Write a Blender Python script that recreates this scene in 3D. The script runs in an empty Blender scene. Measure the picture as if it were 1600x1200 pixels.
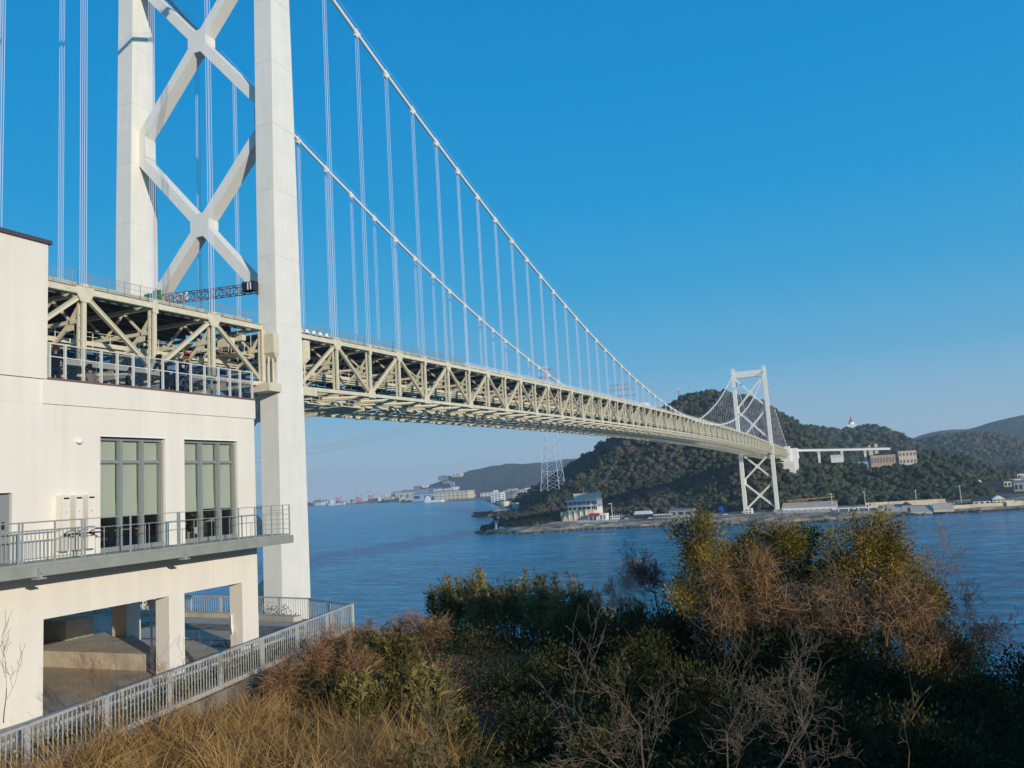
import bpy, bmesh, math, random
import numpy as np
from mathutils import Vector, Matrix, Quaternion

scene = bpy.context.scene
rad = math.radians
# ------------------------------------------------------------------ camera
YAW, PITCH, ROLL = .394, .123, -.061
CAM = Vector((93.116, -99.819, 43.122))
fw = Vector((-math.sin(YAW)*math.cos(PITCH), math.cos(YAW)*math.cos(PITCH), math.sin(PITCH)))
r0 = Vector((math.cos(YAW), math.sin(YAW), 0)); u0 = r0.cross(fw)
rt = math.cos(ROLL)*r0+math.sin(ROLL)*u0; up = -math.sin(ROLL)*r0+math.cos(ROLL)*u0
cd = bpy.data.cameras.new('camera'); cam = bpy.data.objects.new('camera', cd)
scene.collection.objects.link(cam)
M4 = Matrix.Identity(4)
for i in range(3):
    M4[i][0] = rt[i]; M4[i][1] = up[i]; M4[i][2] = -fw[i]; M4[i][3] = CAM[i]
cam.matrix_world = M4
cd.sensor_width = 36; cd.lens = 1294.7/1600*36; cd.clip_start = .3; cd.clip_end = 60000
scene.camera = cam
# ------------------------------------------------------------------ light
SUN_EL, SUN_AZ = rad(12.2), rad(90+31.5)      # azimuth clockwise from +Y
world = bpy.data.worlds.new('World'); scene.world = world; world.use_nodes = True
wn = world.node_tree; wn.nodes.clear()
wo = wn.nodes.new('ShaderNodeOutputWorld'); bg = wn.nodes.new('ShaderNodeBackground')
sky = wn.nodes.new('ShaderNodeTexSky'); sky.sky_type = 'NISHITA'; sky.sun_disc = False
sky.sun_elevation = SUN_EL; sky.sun_rotation = SUN_AZ
sky.altitude = 0; sky.air_density = 1.0; sky.dust_density = 0.35; sky.ozone_density = 3.0
# the clear winter sky: blue deepening evenly with elevation, the same all the way round
tc = wn.nodes.new('ShaderNodeTexCoord'); sx = wn.nodes.new('ShaderNodeSeparateXYZ'); wn.links.new(tc.outputs['Generated'], sx.inputs[0])
sr = wn.nodes.new('ShaderNodeValToRGB'); wn.links.new(sx.outputs['Z'], sr.inputs[0]); e = sr.color_ramp.elements
SKYC = [(0,(.50,.62,.72)),(.05,(.31,.49,.64)),(.13,(.115,.40,.65)),(.22,(.035,.345,.65)),(.32,(.006,.30,.64)),(.45,(.0,.26,.61)),(.60,(.0,.215,.55)),(1,(.0,.12,.40))]
while len(e) < len(SKYC): e.new(.5)
for k,(p_,c_) in enumerate(SKYC): e[k].position = p_; e[k].color = (*c_,1)
sc = wn.nodes.new('ShaderNodeVectorMath'); sc.operation = 'SCALE'; sc.inputs['Scale'].default_value = 10.6; wn.links.new(sr.outputs[0], sc.inputs[0])
mxs = wn.nodes.new('ShaderNodeMix'); mxs.data_type = 'RGBA'; mxs.inputs[0].default_value = .94
wn.links.new(sky.outputs[0], mxs.inputs[6]); wn.links.new(sc.outputs[0], mxs.inputs[7]); wn.links.new(mxs.outputs[2], bg.inputs[0])
bg.inputs[1].default_value = 0.10
wn.links.new(bg.outputs[0], wo.inputs[0])
sd = bpy.data.lights.new('sun', 'SUN'); sd.energy = 4.4; sd.angle = rad(.53); sd.color = (1, .90, .76)
sun = bpy.data.objects.new('sun', sd); scene.collection.objects.link(sun)
S = Vector((math.sin(SUN_AZ)*math.cos(SUN_EL), math.cos(SUN_AZ)*math.cos(SUN_EL), math.sin(SUN_EL)))
sun.rotation_euler = S.to_track_quat('Z', 'Y').to_euler(); sun.location = (300, -100, 200)
vs = scene.view_settings; vs.view_transform = 'Standard'; vs.look = 'None'; vs.exposure = 0.0; vs.gamma = 1
vs.use_curve_mapping = False
scene.render.engine = 'CYCLES'

# ------------------------------------------------------------------ helpers
COL = scene.collection
ORI = {}
rng = random.Random(7)
def V(*a): return Vector(a)

class MB:
    def __init__(s): s.v = []; s.f = []; s.m = []
    def add(s, vs, fs, mi=0):
        o = len(s.v); s.v.extend([tuple(p) for p in vs]); s.f.extend([tuple(i+o for i in f) for f in fs]); s.m.extend([mi]*len(fs))
    def hexa(s, p, mi=0):   # 8 points bottom 0-3, top 4-7
        s.add(p, [(3,2,1,0),(4,5,6,7),(0,1,5,4),(1,2,6,5),(2,3,7,6),(3,0,4,7)], mi)
    def box(s, a, b, mi=0):
        x0,y0,z0 = a; x1,y1,z1 = b
        s.hexa([(x0,y0,z0),(x1,y0,z0),(x1,y1,z0),(x0,y1,z0),(x0,y0,z1),(x1,y0,z1),(x1,y1,z1),(x0,y1,z1)], mi)
    def beam(s, p0, p1, w, h, upv=(0,0,1), mi=0):
        p0 = Vector(p0); p1 = Vector(p1); d = (p1-p0).normalized(); u = Vector(upv)
        if abs(d.dot(u)) > .98: u = Vector((0,1,0))
        r = d.cross(u).normalized(); u = r.cross(d)
        a = r*w/2; b = u*h/2
        s.hexa([p0-a-b, p0+a-b, p0+a+b, p0-a+b, p1-a-b, p1+a-b, p1+a+b, p1-a+b], mi)
    def tube(s, p0, p1, r0, r1, n=5, cap=False, mi=0):
        p0 = Vector(p0); p1 = Vector(p1); d = (p1-p0)
        if d.length < 1e-6: return
        d.normalize(); u = Vector((0,0,1)) if abs(d.z) < .9 else Vector((1,0,0))
        a = d.cross(u).normalized(); b = d.cross(a)
        vs = []
        for k in range(n):
            t = 2*math.pi*k/n; e = a*math.cos(t)+b*math.sin(t)
            vs.append(p0+e*r0)
        for k in range(n):
            t = 2*math.pi*k/n; e = a*math.cos(t)+b*math.sin(t)
            vs.append(p1+e*r1)
        fs = [(k, (k+1) % n, n+(k+1) % n, n+k) for k in range(n)]
        if cap: fs += [tuple(range(n))[::-1], tuple(range(n, 2*n))]
        s.add(vs, fs, mi)
    def path(s, pts, r, n=6, mi=0):
        for a, b in zip(pts[:-1], pts[1:]): s.tube(a, b, r, r, n, mi=mi)
    def prism(s, poly, z0, z1, mi=0):
        n = len(poly)
        s.add([(x,y,z0) for x,y in poly]+[(x,y,z1) for x,y in poly],
              [tuple(range(n))[::-1], tuple(range(n,2*n))]+[(k,(k+1)%n,n+(k+1)%n,n+k) for k in range(n)], mi)
    def mesh(s, name, mats, off=(0,0,0), smooth=False):
        me = bpy.data.meshes.new(name)
        ox,oy,oz = off
        me.from_pydata([(x-ox,y-oy,z-oz) for x,y,z in s.v], [], s.f)
        if not isinstance(mats, (list,tuple)): mats = [mats]
        for m in mats: me.materials.append(m)
        if len(mats) > 1: me.polygons.foreach_set('material_index', s.m)
        if smooth: me.polygons.foreach_set('use_smooth', [True]*len(me.polygons))
        me.update(); return me
    def build(s, name, mats, parent=None, smooth=False, origin=None, **tags):
        off = ORI.get(parent.name, (0,0,0)) if parent else (origin or (0,0,0))
        me = s.mesh(name, mats, off, smooth)
        o = bpy.data.objects.new(name, me); COL.objects.link(o)
        if parent: o.parent = parent; ORI[o.name] = off
        else:
            o.location = off; ORI[o.name] = off
        for k,v in tags.items(): o[k] = v
        return o

def thing(name, label, cat, loc=(0,0,0), group=None):
    o = bpy.data.objects.new(name, None); COL.objects.link(o); o.location = loc
    o.empty_display_size = .5
    ORI[o.name] = tuple(loc); o['label'] = label; o['category'] = cat
    if group: o['group'] = group
    return o
def tag(o, label, cat, group=None):
    o['label'] = label; o['category'] = cat
    if group: o['group'] = group
    return o
def dup(root, loc, label=None, rotz=None, scale=None):
    r = root.copy(); COL.objects.link(r); r.location = loc
    if rotz is not None: r.rotation_euler = (0,0,rotz)
    if scale is not None: r.scale = (scale,)*3 if not isinstance(scale, tuple) else scale
    if label: r['label'] = label
    for ch in list(root.children):
        c = ch.copy(); COL.objects.link(c); c.parent = r
        for g in ch.children:
            d = g.copy(); COL.objects.link(d); d.parent = c
    return r
def inst(name, me, parent, p0, p1=None, w=1, h=1, upv=(1,0,0), **tags):
    """place shared unit mesh (length along local z 0..1) from p0 to p1"""
    o = bpy.data.objects.new(name, me); COL.objects.link(o)
    off = Vector(ORI.get(parent.name, (0,0,0))); o.parent = parent; ORI[o.name] = tuple(off)
    p0 = Vector(p0); d = Vector(p1)-p0; L = d.length; d.normalize(); u = Vector(upv)
    if abs(d.dot(u)) > .99: u = Vector((0,1,0))
    y = d.cross(u).normalized(); x = y.cross(d)
    R = Matrix((x, y, d)).transposed().to_4x4()
    o.matrix_local = Matrix.Translation(p0-off) @ R @ Matrix.Diagonal((w, h, L, 1))
    for k,v in tags.items(): o[k] = v
    return o
def put(name, me, parent, loc, rotz=0, scale=(1,1,1)):
    o = bpy.data.objects.new(name, me); COL.objects.link(o)
    off = Vector(ORI.get(parent.name, (0,0,0))); o.parent = parent; ORI[o.name] = tuple(off)
    o.location = Vector(loc)-off; o.rotation_euler = (0,0,rotz); o.scale = scale
    return o

# ------------------------------------------------------------------ materials
def mat(name, col, rough=.7, noise=0, nscale=1.0, bump=0, bscale=20, metal=0, col2=None, stretch=(1,1,1), spec=.3, streak=0, coords='Object', dirt=None):
    m = bpy.data.materials.new(name); m.use_nodes = True; nt = m.node_tree; N = nt.nodes; L = nt.links
    b = N['Principled BSDF']; b.inputs['Roughness'].default_value = rough; b.inputs['Metallic'].default_value = metal
    b.inputs['Specular IOR Level'].default_value = spec
    b.inputs['Base Color'].default_value = (*col, 1)
    geo = N.new('ShaderNodeNewGeometry') if coords == 'World' else N.new('ShaderNodeTexCoord')
    src = geo.outputs['Position'] if coords == 'World' else geo.outputs['Object']
    mp = N.new('ShaderNodeMapping'); L.new(src, mp.inputs[0]); mp.inputs['Scale'].default_value = stretch
    last = None
    if noise or col2:
        nz = N.new('ShaderNodeTexNoise'); nz.inputs['Scale'].default_value = nscale; nz.inputs['Detail'].default_value = 6
        nz.inputs['Roughness'].default_value = .65
        L.new(mp.outputs[0], nz.inputs[0])
        cr = N.new('ShaderNodeValToRGB'); L.new(nz.outputs[0], cr.inputs[0])
        c2 = col2 or tuple(c*(1-noise) for c in col)
        c1 = col if col2 else tuple(min(1, c*(1+noise*.6)) for c in col)
        cr.color_ramp.elements[0].position = .32; cr.color_ramp.elements[1].position = .68
        cr.color_ramp.elements[0].color = (*c2, 1); cr.color_ramp.elements[1].color = (*c1, 1)
        last = cr.outputs[0]
    if streak:
        mp2 = N.new('ShaderNodeMapping'); L.new(src, mp2.inputs[0]); mp2.inputs['Scale'].default_value = (2.2, 2.2, .12)
        n2 = N.new('ShaderNodeTexNoise'); n2.inputs['Scale'].default_value = 1.0; n2.inputs['Detail'].default_value = 5
        L.new(mp2.outputs[0], n2.inputs[0])
        r2 = N.new('ShaderNodeMapRange'); L.new(n2.outputs[0], r2.inputs[0])
        r2.inputs['From Min'].default_value = .35; r2.inputs['From Max'].default_value = .75
        r2.inputs['To Min'].default_value = 1; r2.inputs['To Max'].default_value = 1-streak
        mx = N.new('ShaderNodeMix'); mx.data_type = 'RGBA'; mx.blend_type = 'MULTIPLY'; mx.inputs[0].default_value = 1
        if last: L.new(last, mx.inputs[6])
        else: mx.inputs[6].default_value = (*col, 1)
        cc = N.new('ShaderNodeCombineColor'); 
        for k in range(3): L.new(r2.outputs[0], cc.inputs[k])
        L.new(cc.outputs[0], mx.inputs[7]); last = mx.outputs[2]
    if last: L.new(last, b.inputs['Base Color'])
    if bump:
        nb = N.new('ShaderNodeTexNoise'); nb.inputs['Scale'].default_value = bscale; nb.inputs['Detail'].default_value = 5
        L.new(mp.outputs[0], nb.inputs[0]); bp = N.new('ShaderNodeBump'); bp.inputs['Strength'].default_value = bump
        bp.inputs['Distance'].default_value = .1
        L.new(nb.outputs[0], bp.inputs['Height']); L.new(bp.outputs[0], b.inputs['Normal'])
    return m
def foliage(name, cols, rough=.6, trans=.3, attr=None):
    """leaf material: colour differs leaf by leaf"""
    m = bpy.data.materials.new(name); m.use_nodes = True; nt = m.node_tree; N = nt.nodes; L = nt.links
    b = N['Principled BSDF']; b.inputs['Roughness'].default_value = rough; b.inputs['Specular IOR Level'].default_value = .08
    g = N.new('ShaderNodeNewGeometry')
    cr = N.new('ShaderNodeValToRGB'); el = cr.color_ramp.elements
    while len(el) < len(cols): el.new(.5)
    for i, c in enumerate(cols): el[i].position = i/(len(cols)-1); el[i].color = (*c, 1)
    nz = N.new('ShaderNodeTexNoise'); nz.inputs['Scale'].default_value = .8; nz.inputs['Detail'].default_value = 3
    L.new(g.outputs['Position'], nz.inputs[0])
    ma = N.new('ShaderNodeMath'); ma.operation = 'MULTIPLY_ADD'; ma.inputs[1].default_value = .34
    L.new(g.outputs['Random Per Island'], ma.inputs[0])
    m2 = N.new('ShaderNodeMath'); m2.operation = 'MULTIPLY_ADD'; m2.inputs[1].default_value = 2.2; m2.inputs[2].default_value = -.76
    L.new(nz.outputs[0], m2.inputs[0]); L.new(m2.outputs[0], ma.inputs[2])
    L.new(ma.outputs[0], cr.inputs[0]); L.new(cr.outputs[0], b.inputs['Base Color'])
    if trans:
        tr = N.new('ShaderNodeBsdfTranslucent'); L.new(cr.outputs[0], tr.inputs[0])
        mx = N.new('ShaderNodeMixShader'); mx.inputs[0].default_value = trans
        L.new(b.outputs[0], mx.inputs[1]); L.new(tr.outputs[0], mx.inputs[2])
        L.new(mx.outputs[0], N['Material Output'].inputs[0])
    return m
def glassmat(name, tint, gloss=.12, rough=.02):
    m = bpy.data.materials.new(name); m.use_nodes = True; nt = m.node_tree; N = nt.nodes; L = nt.links
    N.remove(N['Principled BSDF'])
    t = N.new('ShaderNodeBsdfTransparent'); t.inputs[0].default_value = (*tint, 1)
    g = N.new('ShaderNodeBsdfGlossy'); g.inputs['Roughness'].default_value = rough; g.inputs[0].default_value = (.9,.95,1,1)
    lw = N.new('ShaderNodeLayerWeight'); lw.inputs[0].default_value = .5
    pw = N.new('ShaderNodeMath'); pw.operation = 'POWER'; pw.inputs[1].default_value = 4; L.new(lw.outputs['Facing'], pw.inputs[0])
    ma = N.new('ShaderNodeMath'); ma.operation = 'MULTIPLY_ADD'; ma.inputs[1].default_value = .8; ma.inputs[2].default_value = gloss*.3
    L.new(pw.outputs[0], ma.inputs[0])
    mx = N.new('ShaderNodeMixShader'); L.new(ma.outputs[0], mx.inputs[0]); L.new(t.outputs[0], mx.inputs[1]); L.new(g.outputs[0], mx.inputs[2])
    L.new(mx.outputs[0], N['Material Output'].inputs[0])
    return m
M = {}
M['tower'] = mat('tower_paint', (.73,.71,.63), .5, noise=.05, nscale=.35, streak=.06, bump=.03, bscale=3)
M['truss'] = mat('truss_paint', (.63,.58,.425), .55, noise=.14, nscale=.6)
M['truss_far'] = M['truss']
M['cable'] = mat('cable_paint', (.72,.71,.66), .45)
M['rope'] = mat('rope_zinc', (.56,.60,.70), .4)
M['tray'] = mat('interior_shade_dark', (.045,.045,.05), .8)  # near-black standing in for shade inside the truss, used on the added slats
M['deck'] = mat('deck_steel', (.12,.125,.14), .7, noise=.3, nscale=1)
M['asphalt'] = mat('asphalt', (.05,.05,.05), .9, noise=.2, nscale=3)
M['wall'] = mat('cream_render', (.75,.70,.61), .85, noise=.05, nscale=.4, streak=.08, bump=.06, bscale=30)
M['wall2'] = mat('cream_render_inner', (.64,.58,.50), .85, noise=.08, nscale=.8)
M['cap'] = mat('dark_coping', (.07,.06,.08), .6)
M['brownrail'] = mat('brown_kerb', (.17,.10,.09), .7)
M['alu'] = mat('grey_aluminium', (.29,.30,.28), .45, metal=.3)
M['alu_light'] = mat('pale_aluminium', (.60,.60,.56), .5, metal=.1)
M['fence'] = mat('fence_steel', (.42,.42,.40), .5, noise=.08, nscale=6)
M['galv'] = mat('galvanised_grey', (.27,.285,.25), .6, noise=.15, nscale=2)
M['galv2'] = mat('railing_grey', (.33,.35,.34), .5, metal=.2)
M['blind'] = mat('sage_blind', (.80,.70,.54), .9, noise=.05, nscale=2)
M['glass'] = glassmat('terrace_glass', (.66,.70,.76), .05)
M['wglass'] = glassmat('window_glass', (.80,.85,.85), .08)
M['concrete'] = mat('concrete', (.50,.43,.33), .9, noise=.25, nscale=1.2, bump=.2, bscale=12)
M['concrete_st'] = mat('stained_concrete', (.30,.25,.19), .95, col2=(.09,.08,.07), nscale=1.4, bump=.4, bscale=6, stretch=(1,1,.5))
M['paving'] = mat('paving', (.46,.385,.29), .9, noise=.18, nscale=1.5, bump=.1, bscale=15)
M['white'] = mat('white_paint', (.78,.77,.74), .6, noise=.04, nscale=1)
M['farwhite'] = mat('far_white', (.74,.72,.68), .8, noise=.1, nscale=.3)
M['cream'] = mat('far_cream', (.66,.55,.40), .8, noise=.08, nscale=.3)
M['tan'] = mat('tan_wall', (.50,.36,.24), .85, noise=.1, nscale=.3)
M['greywall'] = mat('grey_wall', (.30,.30,.31), .8, noise=.15, nscale=.4)
M['roofdark'] = mat('dark_roof', (.05,.055,.065), .7, noise=.2, nscale=.8)
M['roofgrey'] = mat('grey_roof', (.20,.19,.19), .7, noise=.15, nscale=.8)
M['window'] = mat('dark_window', (.03,.035,.045), .15, spec=.6)
M['red'] = mat('red_awning', (.42,.03,.05), .7)
M['cranered'] = mat('crane_red', (.45,.10,.14), .6)
M['craneblue'] = mat('crane_blue', (.35,.45,.58), .6)
M['black'] = mat('black_steel', (.02,.02,.03), .6)
M['purple'] = mat('weathered_lattice', (.10,.075,.11), .6)
M['green'] = mat('green_cabinet', (.02,.16,.05), .5)
M['rock'] = mat('shore_rock', (.20,.16,.12), .95, col2=(.05,.045,.04), nscale=.5, bump=.5, bscale=2)
M['revet'] = mat('revetment', (.60,.48,.35), .9, noise=.2, nscale=.2)
M['brickrev'] = mat('brick_revetment', (.42,.25,.17), .9, noise=.2, nscale=.4)
M['blue_tarp'] = mat('blue_tarp', (.02,.09,.40), .7)
M['yellow'] = mat('yellow_line', (.60,.36,.08), .7)
M['skin'] = mat('skin', (.50,.32,.23), .6)
M['hair'] = mat('dark_hair', (.015,.012,.012), .6)
M['hair_red'] = mat('red_brown_hair', (.16,.05,.025), .6)
M['navy'] = mat('navy_cloth', (.015,.02,.045), .9)
M['blackcloth'] = mat('black_cloth', (.012,.012,.015), .9)
M['beige'] = mat('beige_cloth', (.34,.27,.19), .9)
M['whitecloth'] = mat('white_cloth', (.7,.7,.7), .9)
M['greycloth'] = mat('grey_cloth', (.12,.12,.13), .9)
M['redseat'] = mat('red_seat', (.30,.04,.045), .6)
M['wood'] = mat('pale_wood', (.50,.36,.18), .5)
M['bark'] = mat('pale_bark', (.15,.11,.075), .9, noise=.3, nscale=6)
M['barkdark'] = mat('dark_bark', (.07,.05,.04), .9, noise=.3, nscale=5)
M['barkred'] = mat('reddish_twig', (.27,.17,.12), .9, noise=.2, nscale=5)
M['soil'] = mat('dark_soil', (.05,.038,.024), 1, col2=(.10,.075,.04), nscale=.8, bump=.5, bscale=5)
M['palebark'] = mat('pale_twig', (.50,.38,.33), .9, noise=.2, nscale=3)
M['vine'] = mat('dead_vine', (.24,.14,.07), .9, noise=.3, nscale=3)
# ================================================================== BRIDGE
W = 14.4; P_ = 10.05; D0 = 14.33; TH = 8.23
def ztc(y):
    if 0 <= y <= 712: return 68.27+3.73*(1-((y-356)/356)**2)
    if y < 0: return 68.27+.016*y
    return 68.27-.016*(y-712)
def zcab(y):
    if 0 <= y <= 712: return 71.1+66.16*((y-356)/356)**2
    t = (-y if y < 0 else y-712)/178
    return 137.26*(1-t)+68.5*t-4*4.2*t*(1-t)
main_nodes = [4.2]+[D0+P_*(k-1) for k in range(1,70)]+[707.8]
side_nodes = [-4.2]+[-(14.15+P_*(k-1)) for k in range(1,17)]+[-176]
far_nodes = [712-y for y in side_nodes]
bridge = thing('suspension_bridge', 'long cream white suspension bridge crossing the strait on two X-braced towers', 'bridge', (0,0,60))

def block_leg(z0, z1, dfun, w, cx, n):
    mb = MB(); zs = np.linspace(z0, z1, n+1)
    for a, b in zip(zs[:-1], zs[1:]):
        for (c, d, g) in ((a, b-.05, 0), (b-.05, b, .035)):
            da, db = dfun(c)/2-g, dfun(d)/2-g; ww = w/2-g
            mb.hexa([(cx-ww,-da,c),(cx+ww,-da,c),(cx+ww,da,c),(cx-ww,da,c),(cx-ww,-db,d),(cx+ww,-db,d),(cx+ww,db,d),(cx-ww,db,d)])
    return mb
ldep = lambda z: float(np.interp(z, [7,32,90,114,137,141],[6.6,6.4,5.6,4.8,4.1,4.0]))
def gusset(mb, cx, cz, r, t, cut, off=0):
    poly = []
    for k in range(4):
        a = math.pi/4+k*math.pi/2
    pts = [(-r,-cut),(-cut,-r),(cut,-r),(r,-cut),(r,cut),(cut,r),(-cut,r),(-r,cut)]
    n = len(pts)
    vs = [(cx+x,-t/2,cz+z) for x,z in pts]+[(cx+x,t/2,cz+z) for x,z in pts]
    mb.add(vs, [tuple(range(n)), tuple(range(n,2*n))[::-1]]+[(k,n+k,n+(k+1)%n,(k+1)%n) for k in range(n)])
def make_tower(y0, label):
    cap = MB()
    cap.box((-12.6,-1.7,132.9),(12.95,1.7,138.9))
    for sx, cx in ((-1,-14.2),(1,14.55)):
        cap.box((cx-1.9,-2.3,141.0),(cx+1.9,2.3,141.35)); cap.box((cx-1.2,-1.5,141.35),(cx+1.2,1.5,142.3))
    cap.v = [(x,y+y0,z) for x,y,z in cap.v]
    tw = cap.build('tower', M['tower'], bridge); tw['label'] = label
    for cx in (-14.2, 14.55):
        mb = block_leg(7.4, 141, ldep, 3.2, cx, 13)
        mb.v = [(x,y+y0,z) for x,y,z in mb.v]
        mb.build('tower_leg', M['tower'], tw)
    for za, zb in ((133.8,102.6),(102.6,71.8),(61.6,34.3),(34.3,7.6)):
        xl, xr = -14.2+1.5, 14.55-1.5
        for s in (0,1):
            mb = MB()
            p0 = (xl, 0, za-1.6 if s == 0 else zb+1.6); p1 = (xr, 0, zb+1.6 if s == 0 else za-1.6)
            if s == 0: mb.beam(p0, p1, 2.1, 1.6)
            else:
                c = ((xl+xr)/2, 0, (za+zb)/2); dv = Vector(p1)-Vector(p0); dv.normalize()
                mb.beam(p0, Vector(c)-dv*.4, 2.1, 1.6); mb.beam(Vector(c)+dv*.4, p1, 2.1, 1.6)
            # flanged edge lines
            d = (Vector(p1)-Vector(p0)).normalized(); nrm = Vector((-d.z,0,d.x))
            mb.v = [(x,y+y0,z) for x,y,z in mb.v]
            mb.build('diagonal_brace', M['tower'], tw)
        g = MB(); gusset(g, (xl+xr)/2, (za+zb)/2, 1.9, 2.106, .62)
        g.v = [(x,y+y0,z) for x,y,z in g.v]; g.build('centre_gusset', M['tower'], tw)
    for z in (102.6, 34.3, 71.8, 61.6, 133.8, 7.9):
        for sx, cx in ((1,-14.2),(-1,14.55)):
            g = MB(); e = cx+sx*1.6
            hh = 3.0 if z in (102.6,34.3) else 2.0
            pts = [(e,z-hh),(e+sx*1.5,z-hh*.5),(e+sx*1.5,z+hh*.5),(e,z+hh)]
            n = 4; vs = [(x,-1.062,zz) for x,zz in pts]+[(x,1.062,zz) for x,zz in pts]
            g.add(vs, [tuple(range(n)), tuple(range(n,2*n))[::-1]]+[(k,n+k,n+(k+1)%n,(k+1)%n) for k in range(n)])
            g.v = [(x,y+y0,zz) for x,y,zz in g.v]; g.build('leg_gusset', M['tower'], tw)
    for cx in (-14.2, 14.55):
        g = MB(); g.box((cx-4.5,y0-5.5,-3),(cx+4.5,y0+5.5,5.6)); g.box((cx-3,y0-4.2,5.6),(cx+3,y0+4.2,7.4))
        g.build('pier_footing', M['concrete'], tw)
    # truss bearings on the legs
    for sx, cx in ((-1,-14.2),(1,14.55)):
        for sy in (-1,1):
            g = MB(); ya = y0+sy*3.05; yb = y0+sy*4.3; ylo, yhi = min(ya,yb), max(ya,yb)
            g.box((cx+sx*.3-1.0,ylo,64.4),(cx+sx*.3+1.75,yhi,67.2))
            g.hexa([(cx-.4,ya,63.2),(cx+1.6,ya,63.2),(cx+1.6,ya+sy*.1,63.2),(cx-.4,ya+sy*.1,63.2),(cx-.7,ylo,64.4),(cx+2.05,ylo,64.4),(cx+2.05,yhi,64.4),(cx-.7,yhi,64.4)])
            for q in range(3): g.tube((cx+.1+q*.55,ylo+.35+q*.25,59.9),(cx+.1+q*.55,ylo+.35+q*.25,64.4),.13,.13,8)
            g.box((cx-1.2,min(y0+sy*2.9,y0+sy*5.6),58.7),(cx+2.2,max(y0+sy*2.9,y0+sy*5.6),59.9))
            g.build('truss_bearing', M['truss'], tw)
    return tw
make_tower(0, 'near tower with tall box legs and X bracing')
make_tower(712, 'far tower standing on the opposite shore')

# unit members (length 0..1 along z, section 1x1)
def unit_box():
    mb = MB(); mb.box((-.5,-.5,0),(.5,.5,1)); return mb
def unit_H():   # flanges at +-y, web recessed
    mb = MB(); mb.box((-.5,-.5,0),(.5,-.28,1)); mb.box((-.5,.28,0),(.5,.5,1)); mb.box((-.18,-.28,0),(.18,.28,1)); return mb
def unit_pair():  # two posts one behind the other with battens
    mb = MB()
    mb.box((.18,-.5,0),(.5,.5,1)); mb.box((-.5,-.5,0),(-.2,.5,1))
    for k in range(5):
        z = .12+.19*k; mb.box((-.2,-.42,z),(.18,.42,z+.022))
    return mb
u_box = unit_box().mesh('beam', M['truss']); u_H = unit_H().mesh('h_beam', M['truss']); u_pair = unit_pair().mesh('paired_post', M['truss'])
rp = MB()
for a in (-1,1):
    for b in (-1,1): rp.tube((a*.17,b*.28,0),(a*.17,b*.28,1),.034,.034,5)
u_rope = rp.mesh('hanger', M['rope'])
bd = MB(); bd.tube((0,0,-.6),(0,0,.6),.43,.43,10,True)
for z in (-.6,-.2,.2,.6): bd.tube((0,0,z-.05),(0,0,z+.05),.5,.5,10,True)
bd.box((-.25,.3,-.35),(.25,.95,.35)); bd.tube((0,-.3,0),(0,-1.15,0),.04,.04,5)
u_band = bd.mesh('cable_band', M['cable'])
gp = MB()
pts = [(-1.15,.45),(-1.15,-.25),(-.55,-1.25),(.55,-1.25),(1.15,-.25),(1.15,.45)]
for xo in (.36,-.42):
    vs = [(xo,y,z) for y,z in pts]+[(xo+.06,y,z) for y,z in pts]
    gp.add(vs, [tuple(range(6))[::-1], tuple(range(6,12))]+[(k,(k+1)%6,6+(k+1)%6,6+k) for k in range(6)])
gp.box((-.3,-.35,.4),(.42,.35,.75)); gp.box((-.12,-.42,.5),(.5,.42,.62))
u_gus = gp.mesh('gusset_plate', M['truss'])
gs = MB(); gs.box((.36,-.42,-.95),(.42,.42,.45)); gs.box((-.3,-.3,.4),(.42,.3,.75))
u_gsm = gs.mesh('small_gusset', M['truss'])
gb = MB()
for xo in (.355,-.415):
    vs = [(xo,y,-z) for y,z in pts]+[(xo+.06,y,-z) for y,z in pts]
    gb.add(vs, [tuple(range(6)), tuple(range(6,12))[::-1]]+[(k,6+k,6+(k+1)%6,(k+1)%6) for k in range(6)])
u_gbot = gb.mesh('bottom_gusset', M['truss'])
# cross frame (origin at top chord level, centre line)
cf = MB()
cf.beam((-13.9,0,-.15),(13.9,0,-.15),.45,.5); cf.beam((-12.6,0,-3.3),(12.6,0,-3.3),.42,.42)
xs = np.linspace(-12.6,12.6,9)
for i in range(8):
    a, b = xs[i], xs[i+1]
    if i % 2 == 0: cf.beam((a,0,-3.2),(b,0,-.3),.24,.24)
    else: cf.beam((a,0,-.3),(b,0,-3.2),.24,.24)
for s in (-1,1):
    cf.beam((s*13.9,0,-1.6),(s*12.4,0,-3.4),.38,.38); cf.beam((s*13.9,0,-3.3),(s*12.4,0,-3.3),.42,.42)
    cf.beam((s*12.4,0,-3.5),(s*6.4,0,-8.0),.34,.36)
    cf.beam((s*2.0,0,-6.2),(s*6.2,0,-8.0),.3,.34)
    pl = [(s*13.0,-2.8),(s*12.0,-2.7),(s*11.6,-3.6),(s*12.0,-4.3),(s*13.0,-4.2)]
    vs = [(x,-.05,z) for x,z in pl]+[(x,.05,z) for x,z in pl]
    cf.add(vs, [(0,1,2,3,4),(9,8,7,6,5)]+[(k,(k+1)%5,5+(k+1)%5,5+k) for k in range(5)])
    cf.box((s*6.4-1.3,-.055,-8.5),(s*6.4+1.3,.055,-7.3))
cf.beam((-6.4,0,-8.2),(0,0,-5.6),.3,.3); cf.beam((6.4,0,-8.2),(0,0,-5.6),.3,.3)
cf.beam((-14.1,0,-8.23),(14.1,0,-8.23),.46,.5)
u_frame = cf.mesh('cross_frame', M['truss'])

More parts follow.
